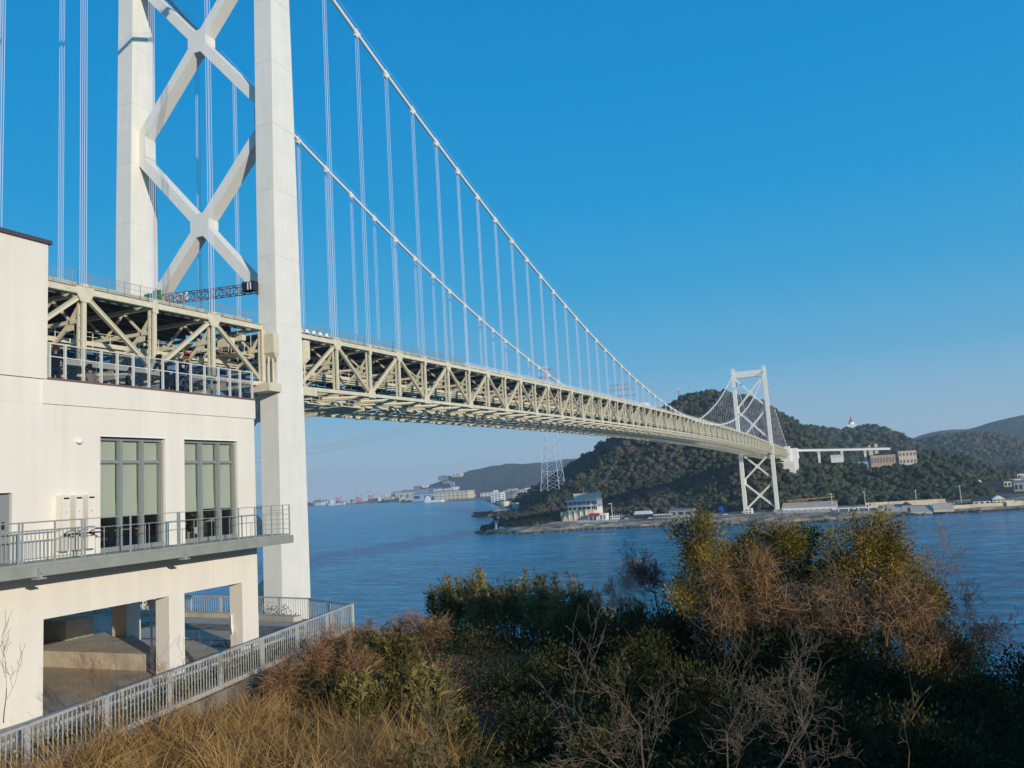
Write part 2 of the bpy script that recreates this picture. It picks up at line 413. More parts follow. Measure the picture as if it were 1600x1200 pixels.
lat = MB()   # bottom lateral bracing of one panel, unit length in y
for s in (-1,1):
    lat.beam((s*14,0,-8.3),(s*6.4,.5,-8.3),.42,.36); lat.beam((s*6.4,.5,-8.3),(s*14,1,-8.3),.42,.36)
    lat.beam((s*6.4,.5,-8.35),(0,0,-8.35),.36,.3); lat.beam((s*6.4,.5,-8.35),(0,1,-8.35),.36,.3)
# unit-y beams get badly squashed sections, so build at real length
lat = MB()
for s in (-1,1):
    lat.beam((s*14,0,-8.3),(s*7,P_/2,-8.3),.36,.3); lat.beam((s*7,P_/2,-8.3),(s*14,P_,-8.3),.36,.3)
    lat.beam((s*7,P_/2,-8.34),(0,0,-8.34),.32,.26); lat.beam((s*7,P_/2,-8.34),(0,P_,-8.34),.32,.26)
    lat.box((s*7-.9,P_/2-.9,-8.52),(s*7+.9,P_/2+.9,-8.46))
u_lat = lat.mesh('lateral_brace', M['truss'])

def half(nodes, y):  return ztc(y)
trusses = {}
for s in (-1,1):
    t = None
    for nodes in (main_nodes, side_nodes, far_nodes):
        for nm, dz, w_, h_ in (('top_chord',0,.66,.66),('bottom_chord',-TH,.62,.58)):
            mb = MB()
            for a, b in zip(nodes[:-1], nodes[1:]): mb.beam((s*W,a,ztc(a)+dz),(s*W,b,ztc(b)+dz),w_,h_)
            if t is None: t = mb.build('side_truss', M['truss'], bridge)
            else: mb.build(nm, M['truss'], t)
    t['label'] = 'stiffening truss on the camera side' if s > 0 else 'stiffening truss on the far side of the deck'
    trusses[s] = t
    for nodes, top0 in ((main_nodes,1),(side_nodes,1),(far_nodes,1)):
        for k, y in enumerate(nodes):
            zt = ztc(y)
            if k == 0 or k == len(nodes)-1:
                inst('end_post', u_pair, t, (s*W,y,zt-TH+.3), (s*W,y,zt-.3), .8*s, .62)
            else:
                inst('vertical', u_pair, t, (s*W-.15*s,y,zt-TH+.36), (s*W-.15*s,y,zt-.38), .95*s, .50)
                o = put('gusset_plate' if k % 2 else 'small_gusset', u_gus if k % 2 else u_gsm, t, (s*W,y,zt), 0 if s > 0 else math.pi)
            if k % 2 == 0 and 0 < k < len(nodes):
                put('bottom_gusset', u_gbot, t, (s*W,y,zt-TH), 0 if s > 0 else math.pi)
        for k in range(len(nodes)-1):
            a, b = nodes[k], nodes[k+1]
            if k % 2 == 0: p, q = (s*W,a,ztc(a)-TH+.25), (s*W,b,ztc(b)-.25)
            else: p, q = (s*W,a,ztc(a)-.25), (s*W,b,ztc(b)-TH+.25)
            d = (Vector(q)-Vector(p)).normalized()
            inst('diagonal', u_H, t, Vector(p)+d*.7, Vector(q)-d*.7, .46, .48)
for nodes in (main_nodes, side_nodes, far_nodes):
    for k, y in enumerate(nodes):
        put('cross_frame', u_frame, bridge, (0,y,ztc(y)))
    for k in range(1, len(nodes)-2):
        a, b = nodes[k], nodes[k+1]
        o = put('lateral_brace', u_lat, bridge, (0,min(a,b),ztc((a+b)/2)))
# deck
def longi(name, m, x, w, zoff, h, segs=(main_nodes, side_nodes, far_nodes), parent=bridge, **kw):
    for nodes in segs:
        mb = MB()
        for a, b in zip(nodes[:-1], nodes[1:]):
            mb.beam((x,a,ztc(a)+zoff),(x,b,ztc(b)+zoff),w,h)
        o = mb.build(name, m, parent, **kw)
    return o
deck = longi('deck', M['deck'], 0, 24.6, .95, .3)
longi('road_surface', M['asphalt'], 0, 23.4, 1.135, .06)
for x in (-11.6,-8.7,-5.8,-2.9,0,2.9,5.8,8.7,11.6): longi('stringer', M['deck'], x, .3, .42, .7)
for s in (-1,1):
    longi('parapet_kerb', M['truss'], s*12.5, .35, 1.25, .5)
    longi('edge_beam', M['deck'], s*13.2, .22, .75, .3)
    br = MB()
    for nodes in (main_nodes, side_nodes, far_nodes):
        y0_, y1_ = min(nodes), max(nodes); n = int((y1_-y0_)/1.675)
        for i in range(n+1):
            y = y0_+(y1_-y0_)*i/n; br.beam((s*12.2,y,ztc(y)+.62),(s*14.3,y,ztc(y)+.48),.45,.16)
    br.build('grating_bracket', M['deck'], bridge, kind='stuff')
# mesh screen on the deck edge (near part only)
for s in (-1,1):
    mb = MB(); y = -176.
    while y < 66:
        z = ztc(y)+1.2
        mb.beam((s*12.9,y,z-.3),(s*12.9,y,z+1.55),.018,.018); y += .24
    for h_ in (.1,.8,1.5):
        for nodes in (side_nodes,[0,20,40,66]):
            for a, b in zip(nodes[:-1], nodes[1:]):
                mb.beam((s*12.9,a,ztc(a)+1.2+h_),(s*12.9,b,ztc(b)+1.2+h_),.035,.035)
    y = -176
    while y < 67: mb.beam((s*12.95,y,ztc(y)+.9),(s*12.95,y,ztc(y)+2.8),.06,.06); y += 2.4
    mb.build('screen_fence', M['galv2'], bridge, kind='stuff')
    mb = MB()   # plain parapet rails further out
    y = 68.
    for nodes in ([n for n in main_nodes if n > 60], far_nodes):
        for a, b in zip(nodes[:-1], nodes[1:]):
            for h_ in (.35,.7): mb.beam((s*12.7,a,ztc(a)+1.3+h_),(s*12.7,b,ztc(b)+1.3+h_),.1,.1)
    mb.build('parapet_rail', M['cable'], bridge)
# inspection walkways, pipes
for x, zoff in ((9.6,-4.6),(-9.6,-4.6)):
    for nodes in (main_nodes, side_nodes):
        mb = MB()
        for a, b in zip(nodes[:-1], nodes[1:]):
            if a > 420: continue
            A = lambda y, dz, dx=0: (x+dx, y, ztc(y)+zoff+dz)
            mb.beam(A(a,0),A(b,0),.9,.12); mb.beam(A(a,-.25,.4),A(b,-.25,.4),.12,.45)
            for dz in (.6,1.15): mb.beam(A(a,dz,.45),A(b,dz,.45),.06,.06)
            for dz in (-.75,-1.15): mb.tube(A(a,dz,.3),A(b,dz,.3),.11,.11,6)
            for q in range(4):
                y = a+(b-a)*q/4; mb.beam(A(y,-1.3,.45),A(y,1.2,.45),.08,.08)
        mb.build('inspection_walkway', M['truss'], bridge, kind='stuff')
for nodes in (main_nodes, side_nodes):      # dark slats added before the far truss to darken the interior
    mb = MB(); r_ = random.Random(9)
    for a, b in zip(nodes[:-1], nodes[1:]):
        if a > 380: continue
        for q in range(4):
            ya = a+(b-a)*q/4; yb = a+(b-a)*(q+.93)/4
            for z in (-5.3,-4.4,-3.5,-2.6,-1.7,-.85):
                if r_.random() < (.45 if z < -4 else .12): continue
                mb.beam((-12.9,ya,ztc(ya)+z),(-12.9,yb,ztc(yb)+z),.06,.78)
    mb.build('interior_dark_slats', M['tray'], bridge, kind='stuff')
for x in (-5.2,5.2):
    longi('inspection_rail', M['truss'], x, .28, -TH-.62, .4)
# main cables
for s in (-1,1):
    mb = MB(); pts = []
    for y in list(np.arange(-178,0,6.))+[-2.2,2.2]+list(np.arange(6,707,6.))+[709.8,714.2]+list(np.arange(718,890,6.))+[890]:
        pts.append((s*W+ (.1 if s>0 else .1), y, zcab(y)))
    mb.path(pts, .335, 10)
    c = mb.build('main_cable', M['cable'], bridge, smooth=True)
    c['label'] = 'main cable on the camera side' if s > 0 else 'main cable on the far side'
    mb = MB()
    for dx in (-.35,.35): mb.path([(x+dx,y,z+1.05) for x,y,z in pts], .02, 4)
    mb.build('hand_rope', M['cable'], c)
    for nodes in (main_nodes[1:-1], side_nodes[1:-1], far_nodes[1:-1]):
        for y in nodes:
            a = Vector((s*W+.1,y-.3,zcab(y-.3))); b = Vector((s*W+.1,y+.3,zcab(y+.3))); d = (b-a).normalized()
            m_ = (a+b)/2
            inst('cable_band', u_band, c, m_, m_+d, 1, 1, (1,0,0))
            zc, zt = zcab(y), ztc(y)
            if zc-.8 > zt+.8:
                q_ = 1 if y < 300 else (.8 if y < 500 else .6)
                inst('hanger', u_rope, bridge, (s*W+.05,y,zt+.6), (s*W+.1,y,zc-.55), q_, q_, (1,0,0))
# inspection car and platforms near the first tower
mb = MB()
for y in (7,24):
    mb.beam((-11,y,58.2),(13.2,y,58.2),.35,.7)
mb.box((-11,7.2,58.1),(13.2,12.2,58.25)); mb.box((6,18,58.3),(13,23.8,58.45))
for x in np.arange(-11,13.3,2.2):
    for y in (7,12.2): mb.beam((x,y,58.3),(x,y,59.5),.07,.07)
for y in (7,12.2):
    for z in (58.9,59.5): mb.beam((-11,y,z),(13.2,y,z),.06,.06)
for y in np.arange(7,24.1,2.1): mb.beam((13.1,y,58.3),(13.1,y,59.5),.07,.07)
for z in (58.9,59.5): mb.beam((13.1,7,z),(13.1,24,z),.06,.06)
for x in (-5.2,5.2):
    for y in (8,23): mb.beam((x,y,58.4),(x,y,59.6),.25,.25)
mb.build('inspection_car', M['truss'], bridge)
mb = MB(); mb.box((8.5,-8.5,64.1),(13.4,-5.2,64.25))
for x in np.arange(8.5,13.5,1.2): mb.beam((x,-8.5,64.2),(x,-8.5,65.3),.06,.06); mb.beam((x,-5.2,64.2),(x,-5.2,68),.07,.07)
for z in (64.75,65.3): mb.beam((8.5,-8.5,z),(13.4,-8.5,z),.06,.06)
mb.box((9.5,-7.8,65.4),(11.4,-6.4,66.8)); mb.box((8.6,-6.2,66.4),(12.6,-5.4,67.2))
mb.build('maintenance_platform', M['truss'], bridge)

BLX, BLY = -1.4, -6.9
# sign gantry over the road near the first tower
g = thing('sign_gantry', 'dark lattice gantry boom spanning the deck beside the near tower leg', 'gantry', (6,-7,70))
A, B = Vector((13.2,-3.4,73.9)), Vector((BLX,BLY,73.6))
mb = MB(); dirv = (B-A); side = Vector((0,0,1)).cross(dirv).normalized()*.55
n = 13
for k in range(n+1):
    for sd_ in (-1,1):
        p = A.lerp(B, k/n)+side*sd_
        mb.beam(p, p+V(0,0,1.25), .07,.07)
        if k < n:
            q = A.lerp(B,(k+1)/n)+side*sd_
            mb.beam(p,q,.11,.11); mb.beam(p+V(0,0,1.25),q+V(0,0,1.25),.11,.11)
            mb.beam(p+V(0,0,1.25*(k%2)), q+V(0,0,1.25*((k+1)%2)), .07,.07)
    p = A.lerp(B,k/n); mb.beam(p-side,p+side,.06,.06); mb.beam(p-side+V(0,0,1.25),p+side+V(0,0,1.25),.06,.06)
mb.build('lattice_boom', M['purple'], g)
mb = MB(); mb.box((11.4,-4.6,74.0),(13.5,-3.5,75.4)); mb.build('equipment_box', M['black'], g)
mb = MB(); mb.box((12.5,-4.8,74.1),(12.62,-4.65,75.3)); mb.box((13.0,-4.8,74.1),(13.12,-4.65,75.3)); mb.box((12.5,-4.8,75.18),(13.12,-4.65,75.3)); mb.build('white_frame', M['rope'], g)
for sx, x, y in ((-1,BLX+.3,BLY+.2),):
    mb = MB(); mb.tube((x,y,69.2),(x,y,74.3),.22,.18,8,True); mb.build('post', M['purple'], g)
mb = MB(); cx_, cy_, cz_ = BLX+2.3,BLY+.9,74.5
for k in range(16):
    a0, a1 = 2*math.pi*k/16, 2*math.pi*(k+1)/16
    mb.beam((cx_+.5*math.cos(a0),cy_,cz_+.5*math.sin(a0)),(cx_+.5*math.cos(a1),cy_,cz_+.5*math.sin(a1)),.5,.16,(0,1,0))
mb.box((cx_-1.3,cy_-.1,73.8),(cx_-.8,cy_+.3,75.1)); mb.box((cx_+.8,cy_-.1,73.8),(cx_+1.2,cy_+.3,75.1))
mb.build('ring_lamp', M['white'], g)
mb = MB(); mb.box((-4.2,-8.1,73.3),(-2.6,-7.95,75.2)); mb.box((-2.4,-8.1,73.6),(-.9,-7.95,75.5)); s1 = mb.build('road_sign', M['green'], None, origin=(-3,-8,73.3))
tag(s1, 'green road sign beside the far leg of the near tower', 'sign')
mb = MB(); mb.tube((-3.6,-7.8,69.1),(-3.6,-7.8,75),.1,.1,6); mb.tube((-1.4,-7.8,69.1),(-1.4,-7.8,75.3),.1,.1,6)
mb.build('sign_post', M['galv'], s1)
# white drums on the deck edge and trucks
dm = MB(); dm.tube((0,0,0),(0,0,.5),.30,.27,10,True); dm.box((-.34,-.34,-.05),(.34,.34,.05)); dmesh = dm.mesh('marker_drum', M['white'])
for i in range(6):
    o = bpy.data.objects.new('marker_drum', dmesh); COL.objects.link(o); y = 4.5+i*1.75
    o.location = (13.4,y,ztc(y)+1.0)
    tag(o, '%s small white drum in the row on the bridge edge past the near tower' % ['first','second','third','fourth','fifth','sixth'][i], 'drum', 'white drums on the bridge edge')
def truck(loc, label):
    t = thing('truck', label, 'truck', loc, None)
    x,y,z = loc
    mb = MB(); mb.box((x-1.2,y-4,z+1.0),(x+1.2,y+3,z+3.4)); mb.build('cargo_box', M['white'], t)
    mb = MB(); mb.box((x-1.15,y+3.1,z+.5),(x+1.15,y+5,z+2.7)); c = mb.build('cab', M['farwhite'], t)
    mb = MB(); mb.box((x-1.0,y+5,z+1.5),(x+1.0,y+5.02,z+2.5)); mb.build('windscreen', M['window'], c)
    for wx in (-1.1,1.1):
        for wy in (-3,-1.8,3.9):
            mb = MB(); mb.tube((x+wx-.15,y+wy,z+.45),(x+wx+.15,y+wy,z+.45),.45,.45,12,True); mb.build('wheel', M['black'], t)
truck((6.0,262,ztc(262)+1.17), 'white box truck far along the bridge deck before the far tower')
# ================================================================== PARKING AREA BUILDING
Fv = Vector((0.0153,1,0)).normalized(); Nv = Vector((Fv.y,-Fv.x,0))
def LW(n, s, z): 
    p = CAM+Fv*s+Nv*(n-22.3); return (p.x, p.y, z)
class LB(MB):
    def build(self, *a, **k):
        self.v = [LW(*p) for p in self.v]; return MB.build(self, *a, **k)
bld = thing('rest_house', 'cream rendered rest house with tall windows, balcony and open arcade below', 'building', LW(-6,18,37.4))
WN = [(18.66,21.25),(22.11,24.75)]
fa = LB()
# facade wall pieces (outer face n=0)
fa.box((-.45,6,41.6),(0,15.0,47.1)); 
fa.box((-.45,15.0,43.8),(0,15.77,47.1)); fa.box((-.45,15.77,41.6),(0,18.66,47.1))
for a, b in WN:
    fa.box((-.45,a,41.6),(0,b,41.85)); fa.box((-.45,a,45.47),(0,b,47.1))
fa.box((-.45,21.25,41.6),(0,22.11,47.1)); fa.box((-.45,24.75,41.6),(0,25.72,47.1))
# lintel zone and arcade piers
fa.box((-.6,6,40.17),(0,25.72,41.6))
fa.box((-.6,6,36.5),(0,16.76,40.17)); fa.box((-.6,21.35,36.5),(0,22.03,40.17)); fa.box((-.6,24.86,36.5),(0,25.72,40.17))
# side wall at the far end and back
fa.box((-14,25.3,41.6),(-.45,25.72,47.1)); fa.box((-14,6,41.6),(-.45,6.4,47.1))
fa.build('facade_wall', M['wall'], bld)
b2 = LB(); b2.box((0.002,16.66,46.38),(.05,25.75,47.1)); b2.build('parapet_band', M['wall'], bld)
jt_ = LB()
for s in (18.25,20.15,23.4): jt_.box((0.001,s,40.2),(.004,s+.012,41.5))
jt_.box((0.001,6,46.37),(.003,16.66,46.382)); jt_.box((0.001,17.1,45.52),(.003,17.112,46.37))
jt_.build('wall_joint', M['wall2'], bld)
b2 = LB(); b2.box((-12,6,47.12),(0.04,16.78,51.22)); b2.build('stair_block', M['wall'], bld)
b2 = LB(); b2.box((-12.1,5.9,51.22),(.12,16.86,51.34)); b2.build('roof_coping', M['cap'], bld)
b2 = LB(); b2.box((-14,16.8,46.95),(-.02,25.72,47.1)); b2.box((-.22,16.8,47.1),(.06,25.76,47.17)); b2.build('terrace_kerb', M['brownrail'], bld)
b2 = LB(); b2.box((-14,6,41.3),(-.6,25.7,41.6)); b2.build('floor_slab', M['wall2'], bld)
b2 = LB(); b2.box((-14,6.4,41.6),(-.46,25.3,41.78)); b2.build('dining_floor', M['wood'], bld)
b2 = LB(); b2.box((-14,6.4,46.0),(-.46,25.3,46.2)); b2.build('ceiling', M['white'], bld)
# rear wall with a band of windows on the sea side
b2 = LB(); b2.box((-14,6.4,41.6),(-13.7,25.3,42.3)); b2.box((-14,6.4,44.9),(-13.7,25.3,46.0))
for s in np.arange(6.4,25.4,2.1): b2.box((-14,s,42.3),(-13.7,s+.18,44.9))
b2.box((-13.69,6.4,43.3),(-13.66,25.3,46.0))
b2.build('rear_wall', M['wall2'], bld)
# windows
for wi, (a, b) in enumerate(WN):
    fr = LB(); n0, n1 = -.26, -.16
    ms = [a, a+(b-a)*.335, a+(b-a)*.665, b]
    fr.box((n0,a,41.85),(n1+.1,b,42.0)); fr.box((n0,a,45.37),(n1,b,45.47)); fr.box((n0,a,44.64),(n1-.03,b,44.74))
    for k, m_ in enumerate(ms):
        w_ = .055
        lo = m_ if k == 0 else m_-(.11 if k == 3 else w_); hi = m_+.06 if k == 0 else (m_ if k == 3 else m_+w_)
        fr.box((n0-.02,lo,42.0),(n1+.06,hi,45.37))
    wf = fr.build('window_frame', M['alu'], bld)
    for k in range(3):
        for z0, z1 in ((42.0,44.64),(44.74,45.37)):
            g = LB(); g.box((-.215,ms[k]+.03,z0+.002),(-.205,ms[k+1]-.03,z1-.002)); g.build('pane', M['wglass'], wf)
        bl = LB(); zb = [42.92,42.94,42.93,42.93,43.0,42.98][wi*3+k]
        s0, s1 = ms[k]+.03, ms[k+1]-.07
        npt = 9; vs = []; 
        for q in range(npt):
            t = q/(npt-1); z = zb+(45.36-zb)*t
            curl = .10*math.exp(-((t-.05)/.12)**2)*(1 if (wi,k)==(1,2) else .25)
            vs += [(-.30,s0,z),(-.30-.02*math.sin(t*3),(s0+s1)/2,z),(-.30,s1-(.05*math.sin(t*9) if (wi,k)==(1,2) else 0)+curl,z)]
        fs = []
        for q in range(npt-1):
            for c in range(2): i = q*3+c; fs.append((i,i+1,i+4,i+3))
        bl.add(vs, fs); bl.build('roller_blind', M['blind'], wf)
    li = LB(); li.box((-.3,a-.03,45.47),(.02,b+.03,45.5)); li.build('drip_strip', M['white'], bld)
# door
d = LB(); d.box((-.2,14.2,41.85),(-.05,15.72,43.75)); dd = d.build('door', M['alu'], bld)
d = LB(); d.box((-.05,15.5,42.8),(0,15.56,43.0)); d.build('handle', M['black'], dd)
# wall lamp, socket, boards with trays
d = LB(); d.box((0,17.76,45.26),(.1,17.92,45.38)); d.tube((.1,17.84,45.29),(.1,17.84,45.23),.09,.06,10,True); d.build('wall_lamp', M['white'], bld)
d = LB(); d.tube((0,16.0,42.55),(.06,16.0,42.55),.09,.09,10,True); d.build('water_tap_cover', M['wall2'], bld)
for s in (17.12,17.55,17.98):
    bo = LB(); bo.box((.003,s,42.05),(.30,s+.24,43.67)); b_ = bo.build('drink_stand', M['wall'], bld)
    bo = LB(); bo.box((.302,s+.03,43.55),(.31,s+.21,43.6)); bo.build('slot', M['black'], b_)
    bo = LB(); bo.box((.302,s+.03,42.95),(.304,s+.21,42.955)); bo.box((.302,s+.09,43.15),(.306,s+.13,43.2))
    for q in range(4): bo.box((.302,s+.03,43.33+q*.04),(.304,s+.1,43.335+q*.04))
    bo.build('front_marks', M['tan'], b_)
    bo = LB(); bo.box((.31,s,42.5),(.55,s+.26,42.54))
    bo.tube((.33,s+.02,42.54),(.5,s+.02,42.62),.012,.012,5); bo.tube((.5,s+.02,42.62),(.5,s+.26,42.62),.012,.012,5)
    bo.build('tray', M['black'], b_)
# balcony
bal = LB(); bal.box((0.003,6,41.62),(1.3,26.1,41.86)); bal.box((1.3,6,41.5),(1.42,26.15,41.79)); bal.box((.3,6,41.52),(1.3,24.3,41.62))
bo_ = bal.build('balcony_slab', M['galv'], bld)
bal = LB()
for s in (15.5,20.6): 
    bal.box((1.36,s,41.46),(1.50,s+.1,41.74)); bal.box((1.3,s-.08,41.43),(1.55,s+.18,41.47)); bal.tube((1.50,s+.05,41.62),(1.56,s+.05,41.62),.05,.05,8,True)
bal.build('slab_bracket', M['galv2'], bo_)
bal = LB(); bal.tube((1.3,17.1,42.95),(1.3,26.1,42.95),.014,.014,6); bal.tube((1.3,17.1,42.68),(1.3,25.75,42.68),.012,.012,6)
bal.tube((1.3,6,42.95),(1.3,16.95,42.95),.022,.022,6); bal.tube((1.3,6,42.72),(1.3,16.95,42.72),.022,.022,6); bal.tube((1.3,6,41.98),(1.3,16.95,41.98),.018,.018,6)
bal.tube((0.1,26.1,42.95),(1.3,26.1,42.95),.014,.014,6)
for q in range(5): bal.tube((0.1,26.1,42.05+q*.18),(1.3,26.1,42.05+q*.18),.008,.008,5)
rl = bal.build('balcony_railing', M['galv2'], bld)
pm = MB(); pm.box((-.02,-.02,0),(.02,.02,1.1)); pmesh = pm.mesh('railing_post', M['galv2'])
for s in (14.0,15.05,15.15,16.1,16.95,17.05,18.64,20.5,20.58,22.44,23.3,24.15,25.05,25.7,26.08):
    put('railing_post', pmesh, rl, LW(1.3,s,41.86))
bm_ = MB(); bm_.box((-.009,-.009,0),(.009,.009,.74)); bmesh_ = bm_.mesh('baluster', M['galv2'])
for s in np.arange(10,16.9,.12): put('baluster', bmesh_, rl, LW(1.3,float(s),41.97))
bm_ = MB(); bm_.box((-.008,-.008,0),(.008,.008,.82)); b3 = bm_.mesh('baluster', M['galv2'])
for s in (17.7,19.2,19.35,19.9,21.2,21.35,22.0,22.85,23.7,24.6,24.7,25.4): put('baluster', b3, rl, LW(1.3,s,41.86))
# arcade ceiling, inner columns
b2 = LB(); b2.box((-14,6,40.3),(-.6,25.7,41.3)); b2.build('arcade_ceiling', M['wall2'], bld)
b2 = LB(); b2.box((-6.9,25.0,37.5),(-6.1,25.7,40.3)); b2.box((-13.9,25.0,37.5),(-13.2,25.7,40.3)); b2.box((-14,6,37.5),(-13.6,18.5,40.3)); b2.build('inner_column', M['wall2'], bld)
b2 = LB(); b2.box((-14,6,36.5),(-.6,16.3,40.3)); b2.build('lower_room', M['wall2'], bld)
d = LB(); d.tube((-.5,24.82,39.0),(-.5,24.82,38.6),.03,.03,8); d.tube((-.5,24.82,38.6),(-.35,24.72,38.35),.045,.045,8); d.build('downpipe', M['white'], bld)
for z in (38.6,39.4,40.1,42.6,43.7,45.0):
    pass
# terrace glass balustrade
posts = [16.9,17.42,18.06,18.71,19.32,19.95,20.6,21.2,21.85,22.48,23.15,23.85,24.45,25.0,25.68]
br_ = LB(); br_.box((-.1,16.86,48.21),(-.04,25.74,48.24)); br_.box((-.09,16.86,47.82),(-.05,25.74,47.85))
ba = br_.build('terrace_balustrade', M['alu_light'], bld)
pm = MB(); pm.box((-.04,-.026,0),(.04,.026,1.09)); pmesh = pm.mesh('balustrade_post', M['alu_light'])
for a, b in zip(posts[:-1], posts[1:]):
    put('balustrade_post', pmesh, ba, LW(-.03,a,47.16))
    g = LB(); g.box((-.115,a+.03,47.2),(-.105,b-.03,48.2)); g.build('glass_panel', M['glass'], ba)
put('balustrade_post', pmesh, ba, LW(-.03,posts[-1],47.16))
# far side terrace balustrade
br_ = LB(); br_.box((-13.9,16.8,48.2),(-13.84,25.7,48.26)); br_.box((-13.9,25.62,48.2),(-.1,25.68,48.26))
for s in np.arange(16.8,25.7,1.1): br_.box((-13.9,s,47.1),(-13.84,s+.05,48.2))
for n_ in np.arange(-13.8,-1,1.3): br_.box((n_,25.62,47.1),(n_+.05,25.68,48.2))
br_.build('rear_balustrade', M['alu_light'], bld)

# furniture seen through the windows
def table(n, s, lab, grp=None):
    t = thing('dining_table', lab, 'table', LW(n,s,41.78))
    m_ = LB(); m_.box((n-.4,s-.65,42.46),(n+.4,s+.65,42.5)); m_.build('table_top', M['wood'], t)
    for a in (-.34,.34):
        for b in (-.58,.58):
            m_ = LB(); m_.box((n+a-.025,s+b-.025,41.78),(n+a+.025,s+b+.025,42.46)); m_.build('leg', M['black'], t)
def chair(n, s, face, lab, grp):
    t = thing('dining_chair', lab, 'chair', LW(n,s,41.78), grp)
    m_ = LB(); m_.box((n-.25,s-.25,42.18),(n+.25,s+.25,42.26)); m_.build('seat', M['redseat'], t)
    m_ = LB(); m_.hexa([(n-.25,s+face*.25,42.26),(n+.25,s+face*.25,42.26),(n+.25,s+face*.21,42.26),(n-.25,s+face*.21,42.26),(n-.22,s+face*.33,42.66),(n+.22,s+face*.33,42.66),(n+.22,s+face*.29,42.66),(n-.22,s+face*.29,42.66)]); m_.build('backrest', M['redseat'], t)
    for a in (-.22,.22):
        for b in (-.22,.22):
            m_ = LB(); m_.tube((n+a,s+b,41.78),(n+a*.9,s+b*.9,42.2),.015,.018,6); m_.build('leg', M['black'], t)
table(-1.5,18.95,'pale wood table behind the first window, leftmost of the dining tables')
table(-1.7,20.95,'pale wood table behind the right part of the first window')
table(-1.9,23.1,'pale wood table behind the middle of the second window')
chair(-2.3,20.1,1,'red chair behind the middle of the first window','red dining chairs'); chair(-1.7,19.9,-1,'red chair next to the leftmost dining table','red dining chairs')
chair(-1.6,22.4,-1,'red chair behind the left part of the second window','red dining chairs'); chair(-1.6,23.75,1,'red chair behind the middle of the second window','red dining chairs')
chair(-2.6,22.8,-1,'red chair on the far side of the table behind the second window','red dining chairs')
pl = thing('potted_plant','green potted plant on the sill of the second window','plant',LW(-1.1,23.7,42.5))
m_ = LB(); m_.tube((-1.1,23.7,42.1),(-1.1,23.7,42.35),.07,.1,10,True); m_.build('pot', M['white'], pl)
m_ = LB()
for k in range(60):
    a = rng.uniform(0,6.3); r = rng.uniform(.05,.35); z = 42.35+rng.uniform(.1,.6); c = Vector((-1.1+r*math.cos(a),23.7+r*math.sin(a),z))
    u = Vector((rng.uniform(-1,1),rng.uniform(-1,1),rng.uniform(-1,1))).normalized()*.09; w_ = u.orthogonal().normalized()*.03
    m_.add([c-u,c+w_,c+u,c-w_],[(0,1,2,3)])
m_.build('foliage', foliage('pot_leaf',[(.05,.12,.02),(.2,.35,.05)]), pl)
bn = LB(); bn.box((-1.3,24.3,41.78),(-.8,24.7,42.5)); o = bn.build('waste_bin', M['greycloth'], None, origin=LW(-1,24.5,41.78)); tag(o,'grey swing bin behind the right part of the second window','bin')

# ------------------------------------------------------------------ plaza
pz = LB(); 
FA, FB, FC_, FD_, FE_ = (4.2,13.3),(.7,30.9),(-2.9,32.6),(-7,33.3),(-30,35.5)     # fence line (n,s)
dn = (FA[0]-FB[0])/(FA[1]-FB[1])
F0 = (FA[0]+dn*(2-FA[1]), 2)
pz.prism([F0,FB,FC_,FD_,FE_,(-34,2)][::1], 30, 37.5); plaza = pz.build('plaza_ground', M['paving'], kind='structure')
# raised kerb under the far fence, drains
def runpost(mb, a, b, **k): pass
kb = LB()
def strip(mb, a, b, w, z0, z1):
    A = Vector((*a,0)); B = Vector((*b,0)); d = (B-A).normalized(); q = Vector((-d.y,d.x,0))*w/2
    mb.prism([tuple((A-q)[:2]),tuple((B-q)[:2]),tuple((B+q)[:2]),tuple((A+q)[:2])], z0, z1)
strip(kb,(-3.3,32.2),(-7,32.9),.5,37.502,37.72); strip(kb,(-7,32.95),(-30,35.1),.5,37.502,37.722)
o = kb.build('plaza_kerb', M['concrete'], kind='structure')
kb = LB(); strip(kb,(-.4,23),(-6.5,27.8),.18,37.502,37.506); strip(kb,(-1.0,27.5),(-9,27.5),.25,37.502,37.507); o = kb.build('drain_channel', M['cap'], kind='structure')
kb = LB(); kb.prism([(-3.0,26.3),(-1.2,26.0),(-1.6,30.6),(-12,31.5),(-12,30.2),(-3.2,29.4)],37.504,37.52); kb.build('gravel_patch', M['concrete_st'], kind='structure')
st = LB(); st.prism([(-1.9,22.1),(-1.9,22.6),(-7.6,26.3),(-13,27),(-13,22.1)],37.503,38.08); st = st.build('stage', M['concrete'], origin=LW(-8,23,37.5)); tag(st,'low raised concrete platform in the open arcade','platform')
st = LB(); 
for k in range(3): st.prism([(-1.5+.0-k*.33,22.2+k*.25),(-1.2-k*.33,22.5+k*.25),(-2.9-k*.33,23.9+k*.2),(-3.2-k*.33,23.6+k*.2)],37.502,37.7+.12*k)
o = st.build('steps', M['concrete'], origin=LW(-2,23,37.5)); tag(o,'small concrete steps at the right corner of the raised platform','steps')
bx_ = LB(); bx_.box((-11.2,23.9,38.084),(-8.2,25.2,38.85)); o = bx_.build('storage_box', M['concrete'], origin=LW(-9.6,24.5,38.08)); tag(o,'large pale box standing on the arcade platform at the left','box')
po = LB(); po.tube((-1.5,22.0,37.5),(-1.5,22.0,39.9),.035,.035,8); po.box((-1.6,21.9,39.65),(-1.4,22.1,39.95)); o = po.build('lamp_post', M['alu_light'], origin=LW(-1.5,22,37.5)); tag(o,'thin metal post beside the middle arcade pier','post')

